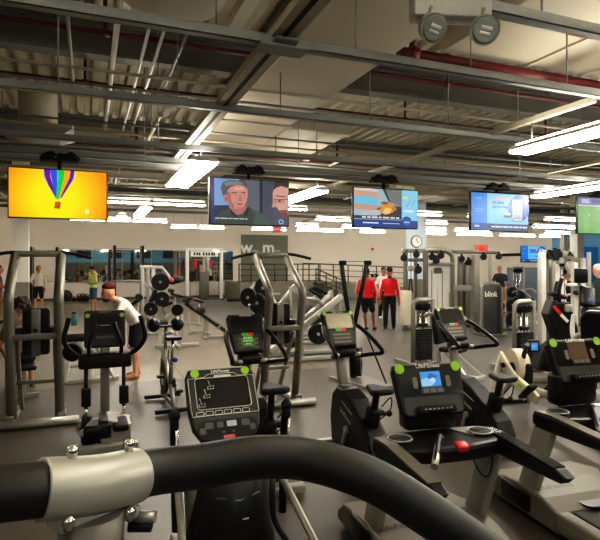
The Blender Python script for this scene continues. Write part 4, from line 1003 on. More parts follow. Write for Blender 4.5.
# shrouded weight tower with lettering
p = gnd(491.5, 14.3)
t = thing('shrouded_weight_tower', 'dark shrouded weight tower with white lettering', 'weight machine', p, -.12)
with mk('frame', M_FRAME, t) as mb:
    mb.path([(-.29, 0, .03), (-.29, 0, 1.3), (-.26, 0, 1.38), (-.12, 0, 1.42), (.2, 0, 1.38), (.28, 0, 1.3), (.31, 0, 1.1), (.31, 0, .03)], .045, 6, 0)
with mk('shroud', mat('charcoal_shroud', (58, 58, 56), .35), t) as mb: mb.box((0, 0, .70), (.54, .12, 1.32), bev=.02)
with mk('shroud_groove', M_BLACK, t) as mb: mb.box((.16, -.063, .7), (.02, .01, 1.2))
with mk('lettering', M_PRINT, t) as mb: add_text(mb, 'blink', .2, Matrix.Translation((-.06, -.066, 1.12)) @ face_up_to_user(), bold=.02)
with mk('base', M_FRAMED, t) as mb: mb.box((0, .1, .03), (.66, .5, .06), bev=.01)
with mk('rear_pad', M_PAD, t) as mb: mb.disc((.42, .3, .78), (1, .3, 0), .12, .25, 16)
with mk('rear_arm', M_FRAMED, t) as mb: mb.bar((.2, .2, .7), (.42, .3, .78), .06, .06); mb.bar((.3, .3, .06), (.42, .3, .78), .05, .05)

# multi station cable gyms
def pulley(t, x, y, z, r=.085, m=None):
    with mk('pulley', m or M_BLACK, t) as mb: mb.disc((x, y, z), (0, 1, .0), r, .06, 16); mb.bar((x, y, z), (x, y, z+r*1.5), .05, .05)
p = gnd(440, 16.0); YJ = p.y
t = thing('cable_station', 'large multi station cable gym beside the pale blue column', 'cable machine', p, 0)
def jx(px, dy=0.0): return onY(px, 265, YJ+dy).x-p.x
def jz(px, py, dy=0.0): return onY(px, py, YJ+dy).z
for (px, y0, w, m, dy) in ((405.5, 250, .1, M_FRAMED, .0), (415.5, 252, .09, M_FRAMED, .5), (425.5, 250, .12, M_FRAMED, 0), (460, 256, .13, M_FRAMED, .9), (466, 262, .2, M_FRAMED, .9), (475, 255, .2, M_FRAME, -.2), (490, 255, .08, M_FRAME, 1.2)):
    with mk('upright', m, t) as mb: x = jx(px, dy); mb.bar((x, dy, .02), (x, dy, jz(px, y0, dy)), w, w, .012)
with mk('arched_upright', M_FRAME, t) as mb:
    mb.path([(jx(452.5), 0, .02), (jx(452.5), 0, 2.02), (jx(452), 0, 2.18), (jx(449.5), 0, 2.28), (jx(445), 0, 2.34), (jx(425), 0, 2.34)], .085, 4, 0)
with mk('top_beam', M_FRAME, t) as mb: mb.bar((jx(403), .05, 2.32), (jx(452), .05, 2.32), .12, .12, .01)
with mk('top_beam', M_FRAMED, t) as mb: mb.bar((jx(452), .6, 2.32), (jx(498, .6), .6, 2.3), .1, .1, .01)
with mk('cross_beam', M_FRAME, t) as mb: mb.bar((jx(425), 0, 1.93), (jx(452), 0, 1.93), .1, .1, .01)
with mk('cross_beam', M_FRAME, t) as mb: mb.bar((jx(452.5), 0, 1.2), (jx(475), -.2, 1.2), .14, .18, .012)
with mk('cross_beam', M_FRAMED, t) as mb: mb.bar((jx(415), .5, 2.05), (jx(425), 0, 2.05), .1, .1, .01)
with mk('weight_shroud', M_WHITE, t) as mb: mb.span((jx(427.5), .08, .1), (jx(439), .14, 1.88)); mb.span((jx(440), .08, .1), (jx(450.5), .14, 1.88))
with mk('shroud_slot', M_FRAMED, t) as mb: mb.span((jx(433), .07, .3), (jx(433.6), .078, 1.75)); mb.span((jx(443.5), .07, .3), (jx(444.1), .078, 1.75))
with mk('maker_plate', M_FRAMED, t) as mb: mb.prism(rrect(.26, .17, .03, 3), 'y', .03, .07); mb.xf(Matrix.Translation((jx(438.8), 0, 1.73)))
with mk('side_shroud', M_CREAM, t) as mb: mb.box((jx(405.5), -.02, .66), (.24, .24, 1.0), bev=.02)
for (px, py) in ((414, 254.5), (429.5, 257), (434, 260.5), (438.5, 255.5), (401.5, 258), (459, 259), (466, 262), (481, 257), (496, 256.5)): pulley(t, jx(px), -.12, jz(px, py), .1)
with mk('carriage', M_FRAMEL, t) as mb: mb.box((jx(410), -.05, 1.8), (.28, .12, .16), bev=.04)
pulley(t, jx(416), -.1, 1.76, .12)
with mk('cable_handle', M_RUBBER, t) as mb: mb.path([(jx(408)-.0, -.1, 1.5), (jx(407)-.0, -.1, 1.1), (jx(410.5), -.1, 1.1), (jx(409.5), -.1, 1.5)], .025, 6)
with mk('cable', M_BLACK2, t) as mb: mb.tube((jx(409), -.1, 1.5), (jx(409), -.1, 2.28), .012, 6)
with mk('base_rail', M_FRAMED, t) as mb: mb.bar((jx(403), 0, .05), (jx(477), 0, .05), .1, .1, .01); mb.bar((jx(452), .9, .05), (jx(477), .9, .05), .1, .1, .01)

p = gnd(562, 12.6); YJ = p.y
t = thing('cable_station', 'pale cable station at the right with the capped man sitting inside', 'cable machine', p, 0)
for (px, y0, w, m, dy) in ((542, 252, .13, M_FRAMEL, -.15), (549, 253, .1, M_FRAMED, .25), (552.5, 256, .1, M_FRAME, .3), (574.5, 262, .12, M_FRAMEL, -.2), (571, 252, .1, M_FRAME, .6), (583, 258, .1, M_FRAMEL, .6), (589, 252, .08, M_FRAMEL, .9)):
    with mk('upright', m, t) as mb: x = jx(px, dy); mb.bar((x, dy, .02), (x, dy, jz(px, y0, dy)), w, w, .012)
with mk('top_beam', M_FRAME, t) as mb: mb.bar((jx(539), -.15, 2.2), (jx(553), .3, 2.2), .1, .1, .01); mb.bar((jx(550), .3, 2.18), (jx(590), .6, 2.18), .1, .1, .01); mb.bar((jx(571), .6, 2.2), (jx(574.5), -.2, 2.0), .08, .08, .01)
with mk('cross_beam', M_FRAMEL, t) as mb: mb.bar((jx(541), -.15, 1.0), (jx(552), .3, 1.0), .08, .08, .01); mb.bar((jx(551), .34, 1.98), (jx(570), .34, 1.98), .06, .06, .01)
with mk('weight_shroud', M_WHITE, t) as mb: mb.span((jx(553.5, .4), .4, .1), (jx(570.5, .4), .46, 1.93))
with mk('shroud_slot', M_FRAMED, t) as mb: mb.span((jx(560.0, .4), .388, .3), (jx(560.4, .4), .398, 1.85)); mb.span((jx(564.0, .4), .388, .3), (jx(564.4, .4), .398, 1.85))
with mk('maker_plate', M_BLACK, t) as mb: mb.prism(rrect(.14, .075, .02, 3), 'y', .35, .39); mb.xf(Matrix.Translation((jx(561, .4), 0, 1.9)))
for (px, py, dy) in ((541, 254, -.3), (547, 256, 0), (556, 255, .3), (563, 257, .3), (566, 254, .3), (577, 257, .3), (581, 262, .3), (586, 259, .5)): pulley(t, jx(px), dy-.1, jz(px, py), .085)
for (px, py) in ((578, 266), (580, 272)):
    with mk('cable_drum', M_FRAMEL, t) as mb: mb.disc((jx(px), .2, jz(px, py)), (0, 1, 0), .14, .1, 18)
with mk('adjust_knob', M_BLACK2, t) as mb: mb.ball((jx(541), -.3, 1.05), .05, 10); mb.ball((jx(541), -.3, .6), .05, 10)
with mk('slot', M_BLACK, t) as mb: mb.box((jx(542), -.22, 1.0), (.02, .01, 1.7)); 
with mk('arm_pad', M_FRAMEL, t) as mb: mb.bar((jx(556), -.3, 1.45), (jx(573), -.3, 1.42), .12, .07, .02)
with mk('arm_pad', M_PAD, t) as mb: mb.bar((jx(564), -.3, 1.27), (jx(573), -.3, 1.25), .12, .1, .03)
with mk('base_rail', M_FRAMEL, t) as mb: mb.bar((jx(540), -.15, .05), (jx(590), .6, .05), .1, .1, .01); mb.bar((jx(541), -.4, .05), (jx(541), .8, .05), .1, .1, .01)
with mk('bench_seat', M_PAD, t) as mb: mb.box((jx(567), -.05, .5), (.5, .35, .08), bev=.03)
with mk('seat_leg', M_FRAMEL, t) as mb: mb.bar((jx(567), -.05, .05), (jx(567), -.05, .47), .08, .08, .01)

# ------------------------------------------------------------------ rowing machine
A = at(516, 366, 7.1); B = at(552, 403, 5.8)
dr = Vector((-.25, -1, 0)); rz = math.atan2(dr.y, dr.x)
t = thing('rowing_machine', 'cream rowing machine with a small blue monitor', 'rowing machine', (A.x, A.y, 0), rz)
with mk('flywheel_housing', M_CREAM, t) as mb: mb.disc((0, 0, .56), (0, 1, 0), .23, .16, 28); mb.prism([(-.2, .38), (.2, .36), (.35, .28), (.3, .2), (-.1, .36)], 'y', -.06, .06, .01)
with mk('flywheel_grille', M_BLACK2, t) as mb: mb.disc((.05, -.085, .54), (0, 1, 0), .08, .02, 16)
with mk('side_arm', M_CREAM, t) as mb: mb.bar((-.24, -.1, .68), (.18, -.1, .42), .05, .12, .015); mb.bar((.18, -.1, .42), (.62, -.06, .26), .06, .13, .015)
with mk('side_bolt', M_BLACK, t) as mb: mb.disc((-.08, -.14, .56), (0, 1, 0), .035, .03, 12)
with mk('rail', M_STEEL, t) as mb: mb.bar((.4, 0, .34), (2.3, 0, .38), .06, .09, .01)
with mk('seat', M_BLACK, t) as mb: mb.box((1.2, 0, .47), (.24, .3, .06), bev=.025); mb.box((1.2, 0, .41), (.2, .12, .06), bev=.01)
for s in (-1, 1):
    with mk('front_leg', M_CREAM, t) as mb: mb.bar((-.2, s*.1, .66), (-.24, s*.26, .03), .05, .07, .01)
    with mk('strut_leg', M_FRAMEL, t) as mb: mb.bar((.1, s*.09, .44), (-.1, s*.24, .03), .04, .05, .008)
    with mk('foot_rest', M_BLACK2, t) as mb: mb.box((.5, s*.13, .34), (.3, .12, .04), rot=(0, -.7, 0), bev=.01)
with mk('foot_bar', M_BLACK, t) as mb: mb.bar((-.24, -.34, .03), (-.24, .34, .03), .06, .05, .01)
with mk('rear_foot', M_BLACK, t) as mb: mb.bar((2.2, -.2, .03), (2.2, .2, .03), .06, .05, .01); mb.bar((2.2, 0, .03), (2.2, 0, .36), .05, .05)
with mk('monitor_arm', M_BLACK, t) as mb: mb.path([(.12, .02, .6), (.2, .0, .76), (.36, -.05, .9)], .03, 8, 4)
with mk('chain_cover', M_BLACK, t) as mb: mb.box((.2, .05, .5), (.12, .1, .26), bev=.03)
with mk('warning_label', M_GREEN, t) as mb: mb.box((.30, -.128, .375), (.09, .006, .05), rot=(0, .35, 0))
q = at(534.5, 346.5, 7.0); R_ = Matrix.Rotation(-rz, 4, 'Z'); ql = R_ @ (q-Vector(t.location))
with mk('monitor', M_BLACK, t) as mb: mb.box((0, .03, 0), (.15, .05, .17), bev=.015); mb.xf(Matrix.Translation(ql) @ Matrix.Rotation(-rz-math.atan2(SI, CO), 4, 'Z'))
P_ = Pic(.09, .1, 0, .9); P_.rect(0, 0, 1, 1, (70, 150, 225)); P_.rect(.15, .6, .8, .7, (160, 210, 245)); P_.rect(.15, .35, .6, .45, (160, 210, 245)); P_.mb.xf(Matrix.Translation(ql) @ Matrix.Rotation(-rz-math.atan2(SI, CO), 4, 'Z')); P_.build('screen', t)

# ------------------------------------------------------------------ V arm trainer in the aisle
p = gnd(362, 8.6)
t = thing('rope_trainer', 'black trainer with two arms spread in a V, in front of the men in red', 'exercise machine', p, -.25)
with mk('base_plate', M_FRAMED, t) as mb: mb.prism([(-.45, .35), (.15, .5), (.42, -.35), (.0, -.5)], 'z', 0, .03)
with mk('base_edge', M_STEEL, t) as mb: mb.bar((-.46, .36, .03), (-.02, -.5, .03), .05, .05)
with mk('flywheel', M_BLACK, t) as mb: mb.disc((0, .25, .30), (1, -.35, 0), .24, .1, 26)
with mk('flywheel_hub', M_FRAMED, t) as mb: mb.disc((0, .25, .30), (1, -.35, 0), .07, .14, 14)
with mk('mast', M_BLACK, t) as mb: mb.bar((-.06, .34, .03), (-.09, .34, .9), .12, .1, .02)
with mk('side_rod', M_BLACK2, t) as mb: mb.tube((.06, .05, .85), (.33, -.25, .04), .014, 6)
Rv = Matrix.Rotation(.25, 4, 'Z')
for px, pb in ((341.5, 350.5), (366.5, 353)):
    hi = Rv @ (at(px, 264, 9.3)-p); lo = Rv @ (at(pb, 331, 9.3)-p)
    with mk('arm', M_BLACK, t) as mb: mb.bar(lo, hi, .075, .06, .01)
    with mk('arm_cap', M_BLACK2, t) as mb: mb.box(hi+Vector((.02, 0, .02)), (.13, .09, .08), bev=.02)
with mk('rope', M_BLACK2, t) as mb: mb.tube(Rv @ (at(342, 261.5, 9.3)-p), Rv @ (at(366, 261.5, 9.3)-p), .005, 5)
with mk('rope_grip', mat('yellow_grip', (190, 190, 40)), t) as mb:
    q = Rv @ (at(340.5, 274, 9.3)-p); mb.tube(q, q+Vector((0, 0, .14)), .025, 8)

# ------------------------------------------------------------------ plates, leg press, lever machines
def plate(parent, c, axis, r=.22, name='weight_plate'):
    with mk(name, M_IRON, parent) as mb:
        a = Vector(axis).normalized(); c = Vector(c)
        mb.path([c-a*.025, c-a*.025, c+a*.025, c+a*.025], [r*.97, r, r, r*.97], 26); mb.path([c-a*.035, c+a*.035], r*.35, 18)
        mb.path([c-a*.03, c+a*.03], r*.82, 22)
    return None
def loose_plate(c, axis, r, label, group='black weight plates loaded on the machines'):
    t = thing('weight_plate', label, 'weight plate', c, 0, group)
    a = Vector(axis).normalized()
    with mk('disc', M_IRON, t) as mb: mb.path([-a*.025, -a*.024, a*.024, a*.025], [r*.95, r, r, r*.95], 26)
    with mk('rim', M_BLACK, t) as mb:
        x, z = frame_of(a); mb.path([x*math.cos(k*PI/12)*r*.9+z*math.sin(k*PI/12)*r*.9-a*.028 for k in range(25)], .012, 6)
    with mk('hub', M_STEEL, t) as mb: mb.path([-a*.05, a*.05], r*.16, 14)
    return t
p = gnd(312, 11.0); YJ = p.y
t = thing('leg_press', 'silver leg press with steep parallel rails, right of the middle tower', 'leg press', p, 0)
def lp(px, py, dy=0): q = onY(px, py, YJ+dy); return (q.x-p.x, dy, q.z)
for dy in (-.35, .35):
    with mk('sled_rail', M_FRAMEL, t) as mb: mb.bar(lp(270, 352, dy), lp(342, 296, dy), .10, .12, .01)
    with mk('guide_tube', M_FRAMEL, t) as mb: mb.path([lp(278, 340, dy*.6), lp(330, 297, dy*.6)], .05, 8)
    with mk('upright', M_FRAME, t) as mb: mb.bar(lp(340, 294, dy), (lp(340, 294, dy)[0], dy, .03), .08, .08, .01)
    with mk('stop_post', M_FRAMEL, t) as mb: mb.bar(lp(297, 330, dy), (lp(303, 330, dy)[0], dy, .04), .06, .06)
    with mk('base_rail', M_FRAMEL, t) as mb: mb.bar((lp(262, 350)[0], dy, .05), (lp(352, 350)[0], dy, .05), .08, .08, .01)
    with mk('plate_horn', M_FRAMEL, t) as mb: q = lp(318, 316, dy); mb.tube(q, (q[0], dy*1.9, q[2]), .03, 8)
with mk('cross_tube', M_FRAME, t) as mb: mb.bar(lp(340, 296, -.35), lp(340, 296, .35), .07, .07, .01); mb.bar(lp(300, 327, -.35), lp(300, 327, .35), .06, .06)
with mk('foot_plate', M_FRAME, t) as mb: mb.box(lp(318, 306), (.06, .62, .42), rot=(0, -.65, 0), bev=.02)
with mk('handle', M_RUBBER, t) as mb: mb.path([lp(309, 289, -.3), lp(315, 293, -.3), lp(322, 297, -.25)], .03, 8, 3)
with mk('back_pad', M_PAD, t) as mb: mb.box(lp(279, 333), (.5, .42, .1), rot=(0, .5, 0), bev=.03)
with mk('seat_pad', M_PAD, t) as mb: mb.box(lp(292, 343), (.3, .42, .1), rot=(0, -.3, 0), bev=.03)
q = lp(318, 334, -.52); loose_plate((p.x+q[0], p.y+q[1], q[2]), (.15, 1, 0), .2, 'black weight plate low on the right end of the leg press')
q = lp(314, 316, .6); loose_plate((p.x+q[0], p.y+q[1], q[2]), (.15, 1, 0), .2, 'black weight plate on the far side of the leg press')
# second incline machine behind
p = gnd(292, 14.5); YJ = p.y
t = thing('incline_press', 'silver incline press farther back, between the two posts of the middle tower', 'exercise machine', p, 0)
for dy in (-.3, .3):
    with mk('incline_rail', M_FRAMEL, t) as mb: mb.bar(lp(268, 318, dy), lp(290, 291, dy), .07, .08, .01)
    with mk('upright', M_FRAME, t) as mb: mb.bar(lp(290, 287, dy), (lp(292, 287, dy)[0], dy, .03), .08, .08, .01)
    with mk('base_rail', M_FRAMEL, t) as mb: mb.bar((lp(262, 300)[0], dy, .05), (lp(312, 300)[0], dy, .05), .08, .08, .01)
    with mk('rear_leg', M_FRAME, t) as mb: mb.bar(lp(312, 296, dy), (lp(312, 296, dy)[0], dy, .03), .06, .06)
with mk('weight_drum', M_FRAME, t) as mb: mb.disc(lp(296, 289), (0, 1, 0), .14, .12, 18)
with mk('lever', M_FRAMED, t) as mb: mb.bar(lp(296, 289), lp(318, 299), .06, .06); mb.bar(lp(311, 318), lp(316, 292), .05, .05)
with mk('seat_pad', M_PAD, t) as mb: mb.box(lp(304, 322), (.4, .35, .09), bev=.03)
with mk('back_pad', M_PAD, t) as mb: mb.box(lp(311, 310), (.1, .35, .6), rot=(0, .2, 0), bev=.03)
p = gnd(322, 13.2); YJ = p.y
t = thing('hack_squat_machine', 'silver inclined squat machine behind the leg press, left of the black V arms', 'exercise machine', p, 0)
for dy in (-.3, .3):
    with mk('incline_rail', M_FRAMEL, t) as mb: mb.bar(lp(297, 332, dy), lp(331, 292, dy), .08, .1, .01)
    with mk('base_rail', M_FRAME, t) as mb: mb.bar((lp(294, 330)[0], dy, .05), (lp(346, 330)[0], dy, .05), .08, .08, .01)
    with mk('upright', M_FRAME, t) as mb: mb.bar(lp(331, 290, dy), (lp(334, 290, dy)[0], dy, .03), .08, .08, .01)
    with mk('shoulder_pad', M_PAD, t) as mb: mb.box(lp(316, 290, dy*.7), (.3, .18, .12), rot=(0, .6, 0), bev=.04)
with mk('back_pad', M_PAD, t) as mb: mb.bar(lp(304, 312), lp(318, 296), .36, .08, .03)
with mk('side_frame', M_FRAME, t) as mb: mb.bar(lp(306, 300, -.32), lp(330, 318, -.32), .06, .07, .01)
with mk('handle', M_RUBBER, t) as mb: mb.path([lp(313, 287, -.3), lp(321, 290, -.3), lp(327, 294, -.3)], .035, 8, 3)
# plate loaded press left of the middle tower
p = gnd(262, 13.5); YJ = p.y
t = thing('plate_loaded_press', 'plate loaded chest press just left of the middle tower', 'exercise machine', p, 0)
with mk('main_post', M_FRAME, t) as mb: mb.bar((0, .1, .03), (0, .3, 1.5), .09, .09, .012)
with mk('base', M_FRAMEL, t) as mb: mb.bar((-.5, -.3, .04), (.5, -.3, .04), .08, .08, .01); mb.bar((0, -.3, .05), (0, .5, .05), .09, .08, .01); mb.bar((-.4, .5, .04), (.4, .5, .04), .08, .08, .01)
for s in (-1, 1):
    with mk('lever_arm', M_FRAMEL, t) as mb: mb.path([(s*.06, .28, 1.45), (s*.3, .2, 1.2), (s*.34, 0, .95), (s*.4, -.3, .9)], .035, 8, 4)
    with mk('plate_horn', M_STEEL, t) as mb: mb.tube((s*.28, .2, 1.15), (s*.52, .1, 1.15), .028, 8)
    with mk('grip', M_RUBBER, t) as mb: mb.tube((s*.4, -.28, .9), (s*.3, -.36, .92), .026, 8)
with mk('seat', M_PAD, t) as mb: mb.box((0, -.15, .5), (.34, .4, .08), bev=.03)
with mk('backrest', M_PAD, t) as mb: mb.box((0, .12, .85), (.32, .1, .6), rot=(-.1, 0, 0), bev=.03)
for px, py, r, dy, s in ((263.5, 288, .26, .0, 'topmost black plate on the press left of the middle tower'), (248.5, 297.5, .24, -.1, 'leftmost black plate on the press left of the middle tower'), (257.5, 303, .25, -.25, 'lowest black plate on the press left of the middle tower')):
    q = onY(px, py, YJ+dy); loose_plate(q, (.75, .6, 0), r, s)
# lever machine on the left
p = gnd(160, 14.6); YJ = p.y
t = thing('lever_row_machine', 'tall grey lever machine on the left loaded with plates', 'exercise machine', p, 0)
for px, dy in ((142.5, 0), (148, .4), (153.5, .5)):
    with mk('upright', M_FRAMEL, t) as mb: x = lp(px, 265, dy)[0]; mb.bar((x, dy, .03), (x, dy, 1.84), .09, .09, .012)
with mk('top_beam', M_FRAMEL, t) as mb: mb.bar(lp(140, 267, 0), lp(163, 267.5, 0), .1, .09, .012); mb.bar(lp(142, 267, 0), lp(148, 267, .4), .08, .08)
with mk('lever_arm', M_FRAMEL, t) as mb: mb.path([lp(161, 267), lp(167, 274), lp(172, 282)], .045, 8, 3)
with mk('lever_arm', M_STEEL, t) as mb: mb.path([lp(150, 285), lp(160, 300), lp(166, 316)], .045, 8, 3); 
with mk('cross_bar', M_FRAMEL, t) as mb: mb.bar(lp(142, 285), lp(156, 288), .07, .07, .01)
with mk('cross_bar', M_FRAMEL, t) as mb: mb.bar(lp(142, 306), lp(156, 312), .07, .07, .01)
with mk('base', M_FRAMEL, t) as mb: mb.bar((lp(140, 300)[0], 0, .04), (lp(172, 300)[0], 0, .04), .09, .08, .01); mb.bar((0, -.4, .04), (0, .5, .04), .09, .08, .01); mb.bar((lp(172, 300)[0], -.35, .04), (lp(172, 300)[0], .35, .04), .08, .08)
with mk('roller_pad', M_PAD, t) as mb: mb.tube(lp(172, 281, -.25), lp(181, 279, .25), .1, 14)
with mk('seat', M_PAD, t) as mb: mb.bar(lp(162, 306), lp(172, 302), .3, .08, .03)
with mk('chest_pad', M_PAD, t) as mb: mb.bar(lp(150, 303), lp(156, 290), .28, .1, .03)
with mk('red_grip', mat('pink_grip', (200, 90, 90)), t) as mb: mb.ball(lp(171.5, 280, -.3), .07, 10)
for px, py, r, dy, s in ((160.5, 282, .24, -.2, 'upper black plate on the tall grey lever machine'), (162, 299, .2, -.3, 'middle black plate on the tall grey lever machine'), (151, 309, .18, -.4, 'lowest black plate on the tall grey lever machine')):
    q = onY(px, py, YJ+dy); loose_plate(q, (.25, 1, 0), r, s)

# benches
def bench(pxa, pya, pxb, pyb, d, label, foot=True):
    """padded bench from the high end a to the low end b"""
    A = at(pxa, pya, d); B = at(pxb, pyb, d); m = (A+B)/2
    t = thing('weight_bench', label, 'bench', (m.x, m.y, 0), 0, 'benches on the left')
    a = A-Vector(t.location); b = B-Vector(t.location)
    with mk('pad', M_PAD, t) as mb: mb.bar(a, a+(b-a)*.66, .28, .07, .025)
    with mk('seat_pad', M_PAD, t) as mb: mb.bar(a+(b-a)*.7, b, .28, .07, .025)
    with mk('spine', M_FRAMEL, t) as mb: mb.bar(a+Vector((0, 0, -.07)), b+Vector((0, 0, -.07)), .07, .05, .008)
    for f, n in ((.12, 'rear_leg'), (.85, 'front_leg')):
        q = a+(b-a)*f
        with mk(n, M_FRAMEL, t) as mb: mb.bar((q.x, q.y, .04), q+Vector((0, 0, -.08)), .06, .06, .008); mb.bar((q.x, q.y-.25, .03), (q.x, q.y+.25, .03), .06, .05, .008)
    with mk('base_rail', M_FRAMEL, t) as mb: q = a+(b-a)*.1; w_ = a+(b-a)*.9; mb.bar((q.x, q.y, .05), (w_.x, w_.y, .05), .06, .05, .008)
    for s in (-1, 1):
        with mk('roller', M_RUBBER, t) as mb: q = a+Vector((0, 0, .02)); mb.tube(q+Vector((0, s*.06, .05)), q+Vector((0, s*.26, .05)), .07, 12)
    return t
bench(201, 313, 229, 332, 13.8, 'flat angled bench whose low end points at the green sticker bike')
bench(171, 293, 204, 302, 17.0, 'long low bench behind, level with the white crossover')
bench(186, 303, 211, 320, 14.8, 'bench with round foot rollers behind the angled bench')
bench(139, 300, 127, 309, 12.4, 'short upright bench pad behind the leaning man')
# preacher style machine between
p = gnd(177, 12.4); YJ = p.y
t = thing('curl_machine', 'low curl machine with a round weight drum, in front of the benches', 'exercise machine', p, 0)
with mk('frame', M_FRAMEL, t) as mb: mb.bar((-.5, 0, .04), (.5, 0, .04), .08, .08, .01); mb.bar((0, -.35, .04), (0, .35, .04), .08, .08, .01); mb.bar((.05, 0, .05), (.1, 0, .75), .09, .09, .01)
with mk('arm', M_FRAMEL, t) as mb: mb.bar(lp(165, 318), lp(179, 309), .09, .08, .01)
with mk('drum', M_BLACK, t) as mb: mb.disc(lp(177.5, 310, -.1), (.3, 1, 0), .13, .1, 20)
with mk('seat_pad', M_PAD, t) as mb: mb.box(lp(160, 323), (.34, .3, .12), bev=.04)
with mk('seat_post', M_FRAMEL, t) as mb: q = lp(160, 323); mb.bar((q[0], 0, .04), (q[0], 0, q[2]-.05), .07, .07)

# racks at the back wall
def rack(px, d, h, w, label, m, where):
    p = gnd(px, d); t = thing('power_rack', label, 'rack', p, 0, 'racks by the mirrors')
    for s in (-1, 1):
        for y in (0, 1.1):
            with mk('upright', m if y == 0 else M_FRAMED, t) as mb: mb.bar((s*w/2, y, .02), (s*w/2, y, h), .11, .11, .01)
        with mk('base_rail', M_FRAMED, t) as mb: mb.bar((s*w/2, -.1, .05), (s*w/2, 1.2, .05), .11, .09, .01)
        with mk('top_rail', M_FRAMED, t) as mb: mb.bar((s*w/2, 0, h-.1), (s*w/2, 1.1, h-.1), .07, .07)
    with mk('pull_up_bar', M_STEEL, t) as mb: mb.tube((-w/2, 0, h-.15), (w/2, 0, h-.15), .025, 8)
    with mk('barbell', M_STEEL, t) as mb: mb.tube((-w/2-.45, -.12, 1.15), (w/2+.45, -.12, 1.15), .025, 8)
    for s in (-1, 1):
        with mk('j_hook', M_FRAMED, t) as mb: mb.box((s*w/2, -.1, 1.1), (.12, .12, .12))
    for s in (-1, 1):
        loose_plate((p.x+s*(w/2+.22), p.y-.12, 1.15), (1, 0, 0), .22, 'black plate on the %s end of the barbell %s' % ('left' if s < 0 else 'right', where), 'plates on the racked barbells')
    return t
rack(129, 26.0, 2.85, 1.3, 'tall thin black rack in front of the mirrors, behind the leaning man', M_BLACK, 'behind the leaning man')
rack(44, 25.0, 2.75, 1.1, 'tall thin rack behind the woman in white', M_BLACK, 'behind the woman in white')
p = gnd(204.5, 29.0)
t = thing('cable_crossover', 'white framed cable crossover in front of the mirrors', 'cable machine', p, 0)
for s in (-1, 1):
    with mk('upright', M_WHITE, t) as mb: mb.bar((s*.93, 0, .03), (s*.93, 0, 2.78), .17, .16, .015)
    with mk('foot', M_FRAMED, t) as mb: mb.bar((s*.93, -.5, .04), (s*.93, .5, .04), .12, .08, .01)
    with mk('cable', M_BLACK2, t) as mb: mb.tube((s*.78, -.05, .3), (s*.78, -.05, 2.6), .012, 6)
    with mk('handle', M_RUBBER, t) as mb: mb.tube((s*.7, -.1, 1.0), (s*.7, -.1, 1.25), .05, 8)
    with mk('red_pad', M_RED, t) as mb: mb.box((s*.42-.05, .1, 1.95), (.15, .15, .5), bev=.04)
with mk('top_beam', M_WHITE, t) as mb: mb.bar((-1.0, 0, 2.74), (1.0, 0, 2.74), .16, .14, .015)
with mk('sign_board', M_WHITE, t) as mb: mb.box((0, -.02, 2.5), (1.5, .05, .3))
with mk('sign_print', M_BLACK, t) as mb:
    for x in (-.55, -.4, -.28, -.05, .1, .24, .4, .52): mb.box((x, -.05, 2.5), (.09, .01, .16))
with mk('centre_column', M_FRAMED, t) as mb: mb.box((.03, .25, .78), (.5, .3, 1.5), bev=.05)
with mk('centre_mast', M_FRAMEL, t) as mb: mb.bar((.03, .25, 1.4), (.03, .25, 2.65), .12, .12)
with mk('lower_bar', M_FRAMED, t) as mb: mb.bar((-.93, .3, .06), (.93, .3, .06), .1, .08)
# floor weights by the wall
p = gnd(65.5, 27.9); t = thing('exercise_ball', 'large black ball on the floor by the wall, right of the woman in white', 'exercise ball', (p.x, p.y, 0))
with mk('ball', M_RUBBER, t) as mb: mb.ball((0, 0, .3), (.34, .34, .3), 18)
with mk('grip_ring', M_FRAMED, t) as mb: mb.path([(.2*math.cos(k*PI/8), -.27, .3+.2*math.sin(k*PI/8)) for k in range(17)], .015, 5)
def kettlebell(px, d, r, label):
    p = gnd(px, d); t = thing('kettlebell', label, 'kettlebell', (p.x, p.y, 0), 0, 'kettlebells along the wall')
    with mk('bell', M_IRON, t) as mb: mb.ball((0, 0, r), (r, r, r), 14); mb.tube((0, 0, 0), (0, 0, r*.4), r*.7, 14)
    with mk('handle', M_IRON, t) as mb: mb.path([(-r*.6, 0, r*1.6), (-r*.62, 0, r*2.1), (0, 0, r*2.4), (r*.62, 0, r*2.1), (r*.6, 0, r*1.6)], r*.18, 8, 4)
for px, r, s in ((74, .13, 'smallest kettlebell on the floor by the big ball'), (79.5, .2, 'kettlebell left of the man in lime, first of the row'), (83, .21, 'kettlebell by the knee of the man in lime'), (86.5, .19, 'kettlebell partly hidden by the man in lime')): kettlebell(px, 27.9, r*.8, s)
p = gnd(234.5, 28.0)
for k, s in ((-1, 'left one of two black foot blocks on the floor below the grey panel'), (1, 'right one of two black foot blocks on the floor below the grey panel')):
    mb = MB(); mb.box((p.x+k*.2, p.y, .07), (.3, .4, .14), bev=.03); tag(mb.build('foot_block', M_RUBBER), s, 'block', 'foot blocks')
